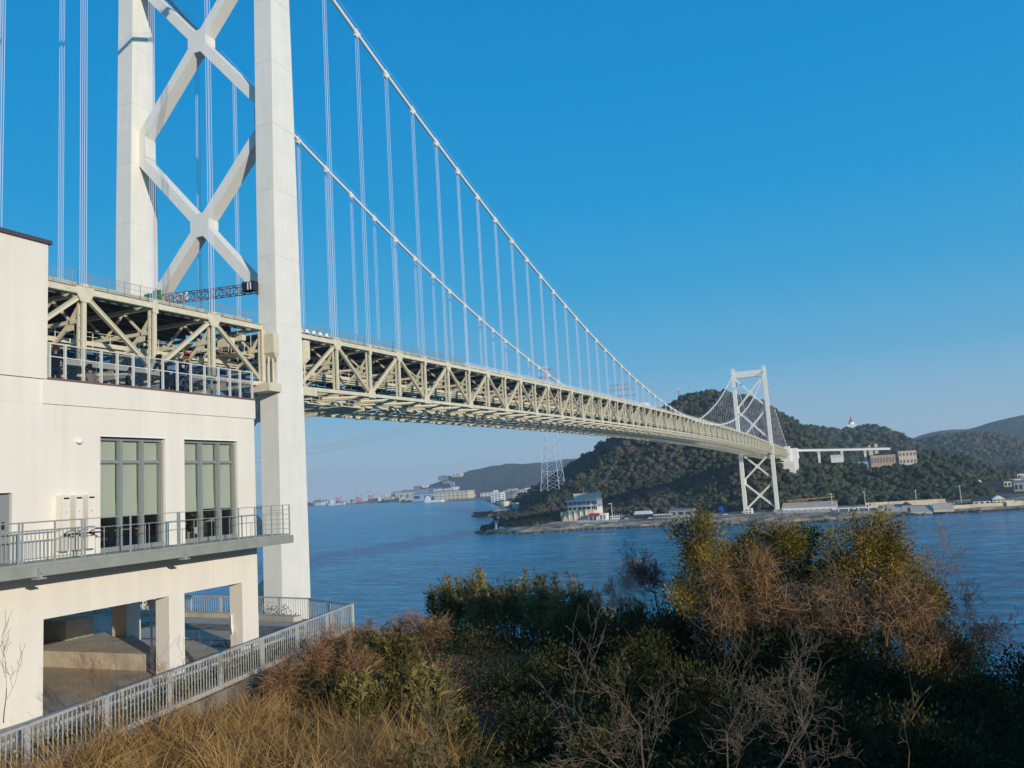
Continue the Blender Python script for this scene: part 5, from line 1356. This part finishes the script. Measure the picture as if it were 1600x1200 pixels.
# ================================================================== NEAR SLOPE AND VEGETATION
def fline(s): return FA[0]+dn*(s-FA[1])
def near_h(X, Y):
    d = np.stack([X-CAM.x, Y-CAM.y],-1); s = d@np.array([Fv.x,Fv.y]); n = d@np.array([Nv.x,Nv.y])+22.3
    # n: metres right of the facade, s: metres ahead of the camera
    nf = FA[0]+dn*(s-FA[1])
    off = n-nf
    along = np.clip((s-14)/(31-14),0,1)
    side = 37.1-.55*along-np.clip(off,0,60)*.075-np.clip(s-12,0,200)*.02
    ahead = np.where(s > 40, (s-40)*.42, 0)
    h = side-ahead
    fall = np.clip(s-78,0,500)*.5
    h = h-fall
    h = h+(fbm(X,Y,9,5,3)-.5)*1.2
    return np.where((off < .1)&(s<31), np.minimum(h,34), h)
xs = np.arange(-30,230,2.); ys = np.arange(-112,60,2.)
X,Y = np.meshgrid(xs,ys); H = near_h(X,Y)
far_left = (X < 60)&(Y>-60)
Hs = np.where(X<62, np.minimum(H, 30-(Y+60)*.27), H)
H = np.maximum(Hs, -5)
v = np.stack([X,Y,H],-1).reshape(-1,3); nx,ny = len(xs),len(ys)
i = np.arange((ny-1)*(nx-1)); r_,c_ = i//(nx-1), i%(nx-1); a = r_*nx+c_
npobj('near_slope', v, np.stack([a,a+1,a+nx+1,a+nx],-1), M['soil'], smooth=True, kind='structure')
def nh(x,y): return float(near_h(np.array([float(x)]),np.array([float(y)]))[0])

LEAF = {}
LEAF['yellowgreen'] = foliage('yellow_green_leaf', [(.04,.042,.014),(.15,.125,.026),(.34,.245,.045),(.54,.36,.075)], trans=.35)
LEAF['bamboo'] = foliage('bamboo_leaf', [(.03,.034,.012),(.10,.092,.026),(.25,.205,.065),(.46,.37,.14)], trans=.3)
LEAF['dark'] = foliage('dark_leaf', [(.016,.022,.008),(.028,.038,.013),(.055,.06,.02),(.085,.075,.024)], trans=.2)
LEAF['russet'] = foliage('russet_leaf', [(.10,.055,.03),(.26,.13,.06),(.42,.21,.10),(.36,.24,.08)], trans=.3)
LEAF['straw'] = foliage('straw_blade', [(.19,.105,.04),(.36,.205,.075),(.52,.31,.11),(.62,.42,.18)], trans=.3, rough=.7)
LEAF['ivy'] = foliage('ivy_leaf', [(.03,.045,.02),(.07,.09,.03),(.14,.14,.06)], trans=.2)

def leaves(name, P, D, L, Wd, m, parent=None, kind=None, curl=.25):
    """P centres, D unit directions, length L, width Wd arrays -> folded leaf quads"""
    n = len(P); R = nr.normal(size=(n,3)); R -= (R*D).sum(1,keepdims=True)*D; R /= np.linalg.norm(R,axis=1,keepdims=True)+1e-9
    L = np.broadcast_to(L,(n,))[:,None]; Wd = np.broadcast_to(Wd,(n,))[:,None]
    Nn = np.cross(D,R)
    v = np.stack([P-D*L/2, P+R*Wd/2+Nn*Wd*curl, P+D*L/2, P-R*Wd/2+Nn*Wd*curl],1).reshape(-1,3)
    f = np.arange(4*n).reshape(n,4)
    return npobj(name, v, f, m, parent=parent, kind=kind)
def ribbons(name, P0, D, L, Wd, droop, seg, m, parent=None, kind=None):
    """curved blades"""
    n = len(P0); side = np.cross(D, nr.normal(size=(n,3))); side /= np.linalg.norm(side,axis=1,keepdims=True)+1e-9
    V_ = []; p = P0.copy(); d = D.copy()
    for k in range(seg+1):
        w = Wd*(1-k/(seg+.6)); V_.append(p-side*w[:,None]/2); V_.append(p+side*w[:,None]/2)
        p = p+d*(L/seg)[:,None]; d = d+np.array([0,0,-1])*(droop[:,None])/seg; d /= np.linalg.norm(d,axis=1,keepdims=True)
    Vv = np.stack(V_,1); m_ = 2*(seg+1); v = Vv.reshape(-1,3); base = np.arange(n)[:,None]*m_
    f = np.concatenate([base+np.array([[2*k,2*k+1,2*k+3,2*k+2]]) for k in range(seg)],1).reshape(-1,4)
    return npobj(name, v, f, m, parent=parent, kind=kind)
def unit(a): return a/(np.linalg.norm(a,axis=-1,keepdims=True)+1e-9)

class Tree:
    def __init__(s, seed, side=.55): s.side = side; s.r = random.Random(seed); s.seg = []; s.tips = []
    def grow(s, p, d, L, r, depth, spread=.5, taper=.62, up_=.15, nseg=3, kids=(2,3), wob=.18):
        p = Vector(p); d = Vector(d).normalized()
        for k in range(nseg):
            q = p+d*(L/nseg); r1 = r*(1-.28/nseg)
            s.seg.append((p.copy(), q.copy(), r, r1, depth)); p = q; r = r1
            d = (d+Vector((s.r.gauss(0,wob),s.r.gauss(0,wob),s.r.gauss(0,wob)+up_*.3))).normalized()
            if depth > 0 and k < nseg-1 and s.r.random() < s.side:
                s.kid(p, d, L*.62, r*.5, depth-1, spread*1.2, taper, up_, nseg, kids, wob)
        if depth <= 0: s.tips.append((p.copy(), d.copy())); return
        for k in range(s.r.randint(*kids)):
            s.kid(p, d, L*s.r.uniform(.62,.9), r*taper*s.r.uniform(.75,1.05), depth-1, spread, taper, up_, nseg, kids, wob)
    def kid(s, p, d, L, r, depth, spread, *a):
        ax = Vector((s.r.gauss(0,1),s.r.gauss(0,1),s.r.gauss(0,1))).cross(d)
        if ax.length < 1e-4: ax = Vector((1,0,0))
        nd = Quaternion(ax.normalized(), s.r.uniform(.55,1.25)*spread) @ d
        s.grow(p, nd, L, r, depth, spread, *a)
    def mesh(s, mb, rmin=.004):
        for p,q,r0,r1,dp in s.seg: mb.tube(p,q,max(r0,rmin),max(r1,rmin), 6 if r0 > .05 else (4 if r0 > .012 else 3))
def bare_tree(label, base, d, L, r, depth, seed, m='bark', group=None, kind='bare_tree', spread=.5, rmin=.005, up_=.15, kids=(2,3), nseg=3, wob=.18):
    t = thing(kind, label, 'tree', base, group); T = Tree(seed); T.grow(base, d, L, r, depth, spread=spread, up_=up_, kids=kids, nseg=nseg, wob=wob)
    mb = MB(); mb2 = MB()
    for p,q,r0_,r1_,dp in T.seg:
        (mb if dp >= depth-1 else mb2).tube(p,q,max(r0_,rmin),max(r1_,rmin),6 if r0_ > .04 else 3)
    mb.build('trunk', M[m], t); mb2.build('branches', M[m], t)
    return t, T
def blob_pts(n, c, rad_, shell=.55):
    u = unit(nr.normal(size=(n,3))); rr = nr.uniform(shell,1,n)**.6
    return np.array(c)+u*rr[:,None]*np.array(rad_), u
def leafy(label, base, blobs, m, n, L, Wd, kindname='evergreen_tree', cat='tree', group=None, trunk=True, upb=.5, seed=0, twigs=0, nclump=26, cl=.22, limbr=.10):
    """thing: trunk with limbs reaching each lobe, crown of leaf clusters with gaps"""
    t = thing(kindname, label, cat, base, group); r_ = random.Random(seed)
    mb = MB(); B = Vector(base)
    P,D = [],[]
    for (c,rd) in blobs:
        c = Vector(c)
        if trunk:
            mid = B.lerp(c,.5)+Vector((r_.uniform(-.3,.3),r_.uniform(-.3,.3),.2))
            mb.tube(B+Vector((r_.uniform(-.15,.15),r_.uniform(-.15,.15),-.3)),mid,limbr,limbr*.6,6); mb.tube(mid,c,limbr*.6,limbr*.25,5)
            for q in range(7):
                e = c+Vector((r_.gauss(0,.5)*rd[0],r_.gauss(0,.5)*rd[1],r_.gauss(0,.5)*rd[2])); mb.tube(mid.lerp(c,r_.uniform(.3,1)),e,limbr*.22,.006,3)
        vol = rd[0]*rd[1]*rd[2]; k = max(6,int(nclump*(vol**.66)))
        cc, uu = blob_pts(k, c, rd, .35)
        per = max(4,int(n*(vol**.5)/k))
        off = nr.normal(size=(k,per,3))*cl; pts = (cc[:,None,:]+off).reshape(-1,3)
        dd = unit(off+np.repeat(uu[:,None,:],per,1)*.15+np.array([0,0,upb])*cl).reshape(-1,3)
        P.append(pts); D.append(dd)
    if trunk: mb.build('trunk', M['barkdark'], t)
    P = np.concatenate(P); D = unit(np.concatenate(D)+nr.normal(size=(len(P),3))*.25)
    n_ = len(P)
    leaves('foliage', P, D, L*nr.uniform(.6,1.3,n_), Wd*nr.uniform(.7,1.2,n_), m, parent=t)
    if twigs:
        c, u = blob_pts(twigs, blobs[0][0], blobs[0][1], .2)
        # dead twigs spread over all lobes
        idx = nr.integers(0,len(blobs),twigs); C_ = np.array([blobs[i][0] for i in idx]); R_ = np.array([blobs[i][1] for i in idx])
        u = unit(nr.normal(size=(twigs,3))); P0 = C_+u*R_*nr.uniform(.2,.95,(twigs,1))
        ribbons('dead_twigs', P0, unit(u+nr.normal(size=(twigs,3))*.7), nr.uniform(.3,.9,twigs), nr.uniform(.012,.03,twigs), nr.uniform(-.6,1.2,twigs), 4, M['vine'], parent=t)
    return t

def lobes(lst): 
    out = []
    for x,y,z,r in lst: out.append(((x,y,z),(r,r,r*.85)))
    return out
# big tangled evergreen on the right
big1 = lobes([(87.47,-70.36,41.08,.75),(87.76,-70.30,40.19,.8),(87.03,-70.44,39.13,.7),(88.10,-69.73,38.92,.9)])
b = big1[0][0]; leafy('leftmost yellow-green lobe of the tangled evergreens right of the frame centre', (b[0],b[1],nh(b[0],b[1])), big1, LEAF['yellowgreen'], 3600, .12,.05, seed=1, twigs=500)
big2 = lobes([(88.90,-69.11,40.16,.9),(89.81,-69.00,40.68,.85),(88.50,-69.67,38.58,1.0),(90.06,-68.97,38.80,1.1),(90.29,-68.45,40.51,.7)])
b = big2[1][0]; leafy('tangled evergreen with two yellow tips in front of the far tower foot', (b[0],b[1],nh(b[0],b[1])), big2, LEAF['yellowgreen'], 3000, .12,.05, seed=2, twigs=1300)
big3 = lobes([(92.51,-68.82,40.47,1.0),(93.34,-68.82,40.66,.85),(92.48,-69.33,39.15,1.2),(93.65,-68.82,38.96,1.1),(91.67,-68.35,39.36,.8),(91.29,-69.37,38.32,.9),(93.75,-68.83,39.91,.7)])
b = big3[2][0]; leafy('tallest tangled evergreen with a flat bright top over the water at the right', (b[0],b[1],nh(b[0],b[1])), big3, LEAF['yellowgreen'], 2800, .12,.05, seed=3, twigs=2200)
big4 = lobes([(94.39,-68.54,38.50,.8),(95.37,-68.40,37.04,.8),(94.27,-68.84,37.62,.95),(94.72,-68.86,36.51,1.1),(93.72,-69.32,36.18,1.2),(95.16,-68.89,35.53,1.0),(95.90,-68.94,34.99,.9)])
b = big4[1][0]; leafy('olive evergreen mass falling to the water at the right edge', (b[0],b[1],nh(b[0],b[1])), big4, LEAF['yellowgreen'], 2600, .12,.05, seed=4, twigs=1200)
big5 = lobes([(88.24,-67.18,39.50,.9),(89.36,-67.03,39.23,.9),(94.43,-66.85,38.03,.9),(90.63,-66.91,39.43,.7),(91.02,-66.38,40.31,.6),(89.21,-67.05,38.77,.8),(90.21,-68.45,37.40,1.0),(92.07,-68.34,37.19,1.1)])
b = big5[1][0]; leafy('dark green bush filling the gap between the two tall tangled evergreens', (b[0],b[1],nh(b[0],b[1])), big5, LEAF['dark'], 2800, .13,.06, seed=5)
def tangle(label, lst, n, seed):
    bl = lobes(lst); b = bl[0][0]; t = thing('vine_tangle', label, 'vines', (b[0],b[1],nh(b[0],b[1])))
    idx = nr.integers(0,len(bl),n); C_ = np.array([bl[i][0] for i in idx]); R_ = np.array([bl[i][1] for i in idx])
    u = unit(nr.normal(size=(n,3))); P0 = C_+u*R_*nr.uniform(.5,1,(n,1))
    ribbons('stems', P0, unit(np.cross(u,nr.normal(size=(n,3)))+u*.25+np.array([0,0,.3])), nr.uniform(.3,1.0,n), nr.uniform(.012,.034,n), nr.uniform(-.8,2.2,n), 6, M['vine'], parent=t)
    k = n//3; P1 = P0[:k]+nr.normal(size=(k,3))*.12; leaves('withered_leaves', P1, unit(nr.normal(size=(k,3))), nr.uniform(.04,.09,k), nr.uniform(.03,.05,k), LEAF['russet'], parent=t)
tangle('brown tangle of dead vines hanging over the middle of the evergreens', [(89.89,-70.70,38.63,.75),(91.07,-70.59,38.51,.8),(88.61,-70.66,38.31,.6),(92.02,-70.54,38.30,.7)], 2400, 1)
tangle('brown tangle of dead vines on the left evergreen lobes', [(88.13,-70.84,39.71,.5),(88.26,-71.03,38.47,.55),(89.44,-70.25,39.83,.5)], 1100, 2)
tangle('brown tangle of dead vines on the right side of the tallest evergreen', [(93.95,-70.23,38.75,.7),(94.20,-70.04,37.54,.7),(93.26,-70.42,38.38,.6)], 1500, 3)
# dark understorey bushes
k = 0
under = [([(80.51,-63.97,35.93,1.6),(83.23,-65.20,36.47,1.6)],'dark bush below the bamboo tops at the centre'),([(85.92,-67.61,36.96,1.6),(85.42,-70.82,36.27,1.5)],'dark bush left below the tangled evergreens'),
 ([(76.80,-65.50,35.34,1.7),(73.45,-62.71,35.56,1.4)],'dark bush below the russet shrubs'),([(81.51,-70.00,35.50,1.6),(80.56,-72.57,35.44,1.4)],'dark bush in the hollow right of the straw grass'),
 ([(88.41,-70.19,36.85,1.5),(90.32,-70.95,36.65,1.5)],'dark bush in deep shade under the evergreens'),([(92.40,-70.83,36.49,1.5),(93.87,-71.83,35.48,1.5)],'dark bush in deep shade at the lower right'),
 ([(88.21,-75.31,36.50,1.4),(85.45,-74.98,36.10,1.4)],'dark bush behind the leftmost bare sapling'),([(90.74,-74.93,36.18,1.4),(92.35,-74.83,35.90,1.3)],'dark bush behind the right bare saplings'),
 ([(95.49,-71.92,35.24,1.5),(97.00,-67.05,35.25,1.5),(94.58,-74.86,35.40,1.2)],'dark bush in the lower right corner'),([(83.82,-77.69,35.90,1.2),(86.40,-78.87,36.11,1.1)],'dark bush at the bottom centre'),([(89.62,-79.11,36.40,1.1),(91.72,-78.87,36.39,1.2),(93.74,-77.83,36.20,1.3)],'dark bush along the bottom right')]
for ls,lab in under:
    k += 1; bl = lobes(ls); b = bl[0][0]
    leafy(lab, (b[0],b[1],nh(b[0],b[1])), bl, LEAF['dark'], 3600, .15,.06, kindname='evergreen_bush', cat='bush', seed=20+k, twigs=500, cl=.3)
# undergrowth carpet over the slope
n = 90000
d_ = nr.uniform(9,62,n)**1.0; ang = nr.uniform(-.62,.62,n)
X = CAM.x+d_*np.sin(ang-.394+.05); Y = CAM.y+d_*np.cos(ang-.394+.05)
dd = np.stack([X-CAM.x,Y-CAM.y],-1); s_ = dd@np.array([Fv.x,Fv.y]); n_ = dd@np.array([Nv.x,Nv.y])+22.3
off = n_-(FA[0]+dn*(s_-FA[1])); ok = ((off > 8.5)|(s_ > 25)&(off > 3.0)|(s_ > 32.5)&(n_ > .5))&((s_ > 14)|(off > 12)); X,Y = X[ok],Y[ok]
Z = near_h(X,Y)+.0+nr.uniform(0,1,len(X))**1.5*(.5+1.6*fbm(X,Y,3.5,9,2))
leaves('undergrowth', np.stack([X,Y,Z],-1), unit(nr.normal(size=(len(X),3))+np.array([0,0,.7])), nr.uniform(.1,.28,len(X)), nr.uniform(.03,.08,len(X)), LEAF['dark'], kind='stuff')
# bamboo clumps along the skyline and lower left
def bamboo(label, x, y, z, w, h, n, seed, m='bamboo', tall=1.0, group=None):
    base = (x,y,max(z-.35-h,nh(x,y)-.2)); t = thing('bamboo_clump', label, 'bamboo', base, group); r_ = random.Random(seed)
    mb = MB(); P,Dr = [],[]
    for i in range(n):
        a = r_.uniform(0,6.28); rr = w*math.sqrt(r_.random()); x,y = base[0]+rr*math.cos(a),base[1]+rr*math.sin(a)
        hh = h*r_.uniform(.6,1.06)*(1-.35*(rr/w)**2); q = Vector((x,y,base[2])); tip = q+Vector((r_.gauss(0,.15),r_.gauss(0,.15),hh)); mb.tube(q,tip,.012,.005,4)
        for j in range(34):
            f = 1-.55*r_.random()**1.4; c = q.lerp(tip,f); dv = Vector((r_.gauss(0,1),r_.gauss(0,1),r_.uniform(-.1,1.6))).normalized()
            P.append(c+dv*.13*r_.uniform(.5,1.6)); Dr.append(dv)
    mb.build('canes', M['vine'], t); P = np.array(P); Dr = np.array(Dr)
    leaves('foliage', P, unit(Dr+np.array([0,0,.1])), nr.uniform(.18,.38,len(P)), nr.uniform(.035,.075,len(P)), LEAF[m], parent=t)
bam = [(72.15,-60.00,37.41,1.1,3.2),(73.52,-59.31,37.64,1.1,3.6),(75.30,-59.59,37.50,1.0,3.2),(77.08,-59.92,38.01,1.2,3.8),(78.78,-60.34,38.05,1.2,3.8),(79.89,-59.96,37.68,1.0,3.2),(75.50,-61.69,37.03,1.2,2.6),(78.83,-62.46,37.15,1.3,2.8),(82.90,-63.22,37.28,1.1,2.8),(84.74,-64.81,37.80,1.0,2.6)]
for i,(x,y,z,w,h) in enumerate(bam):
    pos = ['leftmost','second from the left','third from the left','tall fourth','tallest bright fifth','sixth','lower front left','lower front middle','lower right, beside the bare shrub','rightmost, below the tangled evergreens'][i]
    bamboo('bamboo clump against the water in the centre row, %s'%pos, x,y,z,w,h,80,40+i)
for i,(x,y,z,w,h,lab) in enumerate([(76.11,-72.71,38.02,1.2,2.6,'tall yellow-green bamboo clump right of the fence corner'),(79.07,-75.60,37.36,1.0,2.2,'bamboo clump with long canes above the straw grass'),(78.08,-77.39,37.92,.8,2.0,'bamboo clump left, rising out of the straw grass'),(81.81,-78.65,37.26,.8,1.6,'low bamboo clump at the edge of the shaded hollow')]):
    bamboo(lab,x,y,z,w,h,80,60+i)
# russet shrubs
for i,(ls,lab) in enumerate([([(72.88,-68.84,37.01,.75),(73.97,-69.33,36.86,.6)],'small russet shrub beside the fence corner'),([(73.37,-66.19,36.80,.95),(74.37,-65.62,36.71,.8),(74.52,-68.99,36.67,.7)],'round russet shrub against the water'),([(76.40,-74.91,37.13,.6)],'russet shrub at the end of the stained wall'),([(74.76,-74.22,37.72,.5),(74.89,-75.36,37.51,.45)],'russet shrub climbing the stained wall below the fence corner'),([(75.29,-77.58,37.40,.42)],'small russet shrub at the middle of the stained wall')]):
    bl = lobes(ls); b = bl[0][0]; leafy(lab,(b[0],b[1],nh(b[0],b[1])),bl,LEAF['russet'],3000,.09,.035,kindname='russet_shrub',cat='shrub',seed=80+i,twigs=900,cl=.2)
# bare trees
def bt(label, x, y, z, dx, L, r, depth, seed, m='bark', lift=0, **kw):
    q = Vector((x,y,z))
    return bare_tree(label, tuple(q), Vector((.92*dx,.38*dx,1)), L, r, depth, seed, m, **kw)
bt('pale bare sapling with fine upright twigs left of centre bottom, leftmost of the foreground saplings', 89.79,-87.77,38.73,-.02,.86,.017,5,101,spread=.62,rmin=.0026,kids=(1,2),up_=.28,nseg=4,wob=.09)
bt('slender bare sapling with a straight pale stem, middle of the foreground saplings', 90.89,-87.52,38.69,.12,.80,.014,5,132,spread=.60,rmin=.0026,up_=.28,kids=(1,2),nseg=4,wob=.09)
bt('bare tree leaning right with long arching branches, rightmost of the foreground saplings', 91.45,-87.93,38.96,1.0,.92,.020,5,107,spread=.62,rmin=.0026,up_=.12,kids=(1,2),nseg=4,wob=.09)
bt('bare spreading branches reaching left at the bottom centre', 89.71,-87.48,38.63,-1.3,.85,.013,5,111,spread=.55,rmin=.003,up_=.25,kids=(1,2),nseg=4,wob=.08)
bt('short bare twiggy sapling at the bottom right corner', 93.21,-85.82,38.29,.1,.6,.009,4,115,rmin=.0026,up_=.2,kids=(1,2),wob=.09)
bt('small bare twigs in the lower centre shade', 86.85,-88.43,38.72,.1,.5,.011,4,117,rmin=.003,up_=.4)
bt('pale bare shrub against the water left of the tangled evergreens', 82.95,-65.28,36.88,-.1,.95,.04,7,121,m='palebark',spread=.6,rmin=.004,up_=.2,wob=.2)
bt('dark bare shrub just left of the tangled evergreens', 85.30,-67.76,37.94,-.2,.7,.04,6,123,m='barkdark',spread=.6,rmin=.006,up_=.2)
bt('reddish bare tree with a hazy crown over the water at the right', 94.57,-66.85,36.51,.25,1.25,.045,6,127,m='barkred',spread=.6,rmin=.004,up_=.2,wob=.2)
bt('dark bare branches reaching over the water at the right edge', 94.59,-69.86,36.04,1.1,1.0,.05,6,129,m='barkdark',spread=.65,rmin=.006,up_=.05,wob=.22)
bt('bare gnarled tree inside the tallest tangled evergreen', 91.73,-70.35,37.36,.1,1.0,.06,5,133,m='bark',spread=.75,rmin=.007,up_=.1,wob=.25)
bt('bare gnarled branches between the evergreen lobes', 93.15,-70.32,37.38,.2,1.0,.05,5,137,m='bark',spread=.75,rmin=.007,up_=.15,wob=.25)
bt('thin bare twigs in front of the rest house wall at the left edge', 80.96,-91.03,40.10,.05,.5,.009,4,139,rmin=.0025,up_=.4,kids=(1,2),spread=.4,wob=.08)
bt('single thin sapling in front of the arcade opening', 77.43,-85.86,38.97,.02,.75,.010,3,141,rmin=.003,up_=.7,spread=.3,kids=(1,2))
# straw grass in the lower left
def band(n, s0, s1, o0, o1):
    s = nr.uniform(s0,s1,n); o = nr.uniform(o0,o1,n); nn_ = FA[0]+dn*(s-FA[1])+o
    X = CAM.x+Fv.x*s+Nv.x*(nn_-22.3); Y = CAM.y+Fv.y*s+Nv.y*(nn_-22.3); return X,Y,s,o
n = 17000
X,Y,s_,o_ = band(n, 9.5, 29, .35, 9.5)
dens = fbm(X,Y,1.6,21,3); ok = (dens > .40)&(o_ < 3+5.5*fbm(X,Y,6,23,2)+ (s_<20)*2); X,Y = X[ok],Y[ok]; clx = np.floor(X/.55); cly = np.floor(Y/.55)
Zg = near_h(X,Y)-.1
ca = vnoise(clx*3.7,cly*2.9,1,31)*6.283; lean = np.stack([np.cos(ca),np.sin(ca),np.zeros_like(ca)],-1)*.45
D = unit(lean+nr.normal(size=(len(X),3))*.28+np.array([0,0,1.15]))
hgt = (.55+1.25*fbm(X,Y,2.4,25,2))*nr.uniform(.55,1.2,len(X))
ribbons('straw_grass', np.stack([X,Y,Zg],-1), D, hgt*1.25, nr.uniform(.014,.032,len(X)), nr.uniform(.6,3.4,len(X)), 6, LEAF['straw'], kind='stuff')
for i,(ls,lab) in enumerate([([(75.49,-74.32,37.42,.5)],'dark shrub in the shade at the end of the stained wall'),([(75.91,-77.10,37.11,.5),(76.84,-77.03,37.03,.5)],'dark shrub between straw grass and stained wall')]):
    bl = lobes(ls); b = bl[0][0]; leafy(lab,(b[0],b[1],nh(b[0],b[1])),bl,LEAF['dark'],3000,.12,.05,kindname='wall_shrub',cat='shrub',seed=95+i,twigs=200,cl=.2)
# tussocks with long arching blades
Ps,Ds,Ls,Dr_ = [],[],[],[]
X,Y,s_,o_ = band(330, 9.5, 29, .6, 10.5)
for x,y,s1_,o1_ in zip(X,Y,s_,o_):
    if o1_ > 4.5+(s1_<20)*4.5 or fbm(np.array([x]),np.array([y]),2.2,51,2)[0] < .40: continue
    k = 110; a = nr.normal(nr.uniform(0,6.28),.7,k); tilt = nr.uniform(.15,.9,k); z = nh(x,y)
    r = nr.uniform(0,.28,k); b_ = nr.uniform(0,6.28,k)
    Ps.append(np.stack([x+r*np.cos(b_),y+r*np.sin(b_),np.full(k,z-.1)],-1)); Ds.append(unit(np.stack([np.cos(a)*tilt,np.sin(a)*tilt,np.ones(k)],-1)))
    Ls.append(nr.uniform(.9,1.9,k)*nr.uniform(.7,1.1)); Dr_.append(nr.uniform(1.2,3.6,k))
Ps,Ds,Ls,Dr_ = map(np.concatenate,(Ps,Ds,Ls,Dr_))
ribbons('straw_tussocks', Ps, Ds, Ls, nr.uniform(.016,.04,len(Ps)), Dr_, 7, LEAF['straw'], kind='stuff')
# brown litter and dead stems
X,Y,s_,o_ = band(26000, 9.5, 31, .2, 9); leaves('dead_litter', np.stack([X,Y,near_h(X,Y)+nr.uniform(-.05,.45,len(X))],-1), unit(nr.normal(size=(len(X),3))), nr.uniform(.06,.16,len(X)), nr.uniform(.015,.04,len(X)), LEAF['russet'], kind='stuff')
for i,(s,o,h) in enumerate(((14.5,.9,1.0),(17,1.1,.9),(20.5,1.0,.9),(24,.9,.8),(27.5,1.0,.8))):
    p = LW(fline(s)+o,s,0); z = nh(p[0],p[1]); lab = ['nearest to the camera','second from the left','in the middle','fourth from the left','nearest the fence corner'][i]
    bare_tree('dry twiggy weed against the fence, %s'%lab, (p[0],p[1],z), (0,0,1), h, .012, 4, 200+i, 'vine', kind='dry_weed', rmin=.003, up_=.5, spread=.5)
# ivy planted between fence and building
n = 9000; s = nr.uniform(8,27,n); o = nr.uniform(-1.0,-.1,n); nn_ = FA[0]+dn*(s-FA[1])+o
P = np.array([LW(a,b_,0) for a,b_ in zip(nn_,s)]); P[:,2] = 37.5+nr.uniform(0,.35,n)
leaves('ground_ivy', P, unit(nr.normal(size=(n,3))+np.array([0,0,.4])), nr.uniform(.05,.11,n), nr.uniform(.04,.08,n), LEAF['ivy'], kind='stuff')
n = 3000; s = nr.uniform(33.5,36,n); o = nr.uniform(-22,-6,n); P = np.array([LW(a,b_,0) for a,b_ in zip(o,s)]); P[:,2] = 36.8+nr.uniform(0,1.6,n)*fbm(P[:,0],P[:,1],3,3,2)*1.3
leaves('hedge_behind_fence', P, unit(nr.normal(size=(n,3))+np.array([0,0,.4])), nr.uniform(.1,.2,n), nr.uniform(.05,.1,n), LEAF['bamboo'], kind='stuff')
# evergreens added out of view right of the frame to shade the hollow
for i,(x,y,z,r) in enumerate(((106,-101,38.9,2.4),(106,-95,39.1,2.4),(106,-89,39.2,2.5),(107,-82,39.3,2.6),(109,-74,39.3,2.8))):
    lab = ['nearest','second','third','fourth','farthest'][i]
    leafy('dense evergreen added unseen beyond the right edge to shade the hollow, %s in its row'%lab,(x,y,nh(x,y)),[((x,y,z),(r,r*1.3,2.6)),((x+.8,y+2,z-1.6),(r,r*1.2,2.4)),((x,y-1,z-3.4),(r,r*1.4,2.2)),((x,y+1.5,z-5),(r,r*1.4,2.2))],LEAF['dark'],800,.42,.24,seed=300+i,cl=.45)
# ------------------------------------------------------------------ haze
hm = bpy.data.materials.new('haze'); hm.use_nodes = True; nt = hm.node_tree; nt.nodes.remove(nt.nodes['Principled BSDF'])
pv = nt.nodes.new('ShaderNodeVolumePrincipled'); pv.inputs['Color'].default_value = (.70,.87,1,1); pv.inputs['Density'].default_value = 9.5e-5; pv.inputs['Anisotropy'].default_value = .1
nt.links.new(pv.outputs[0], nt.nodes['Material Output'].inputs['Volume'])
mb = MB(); mb.box((-9700,-1600,-8),(9700,9700,330)); mb.build('haze', hm, kind='stuff')
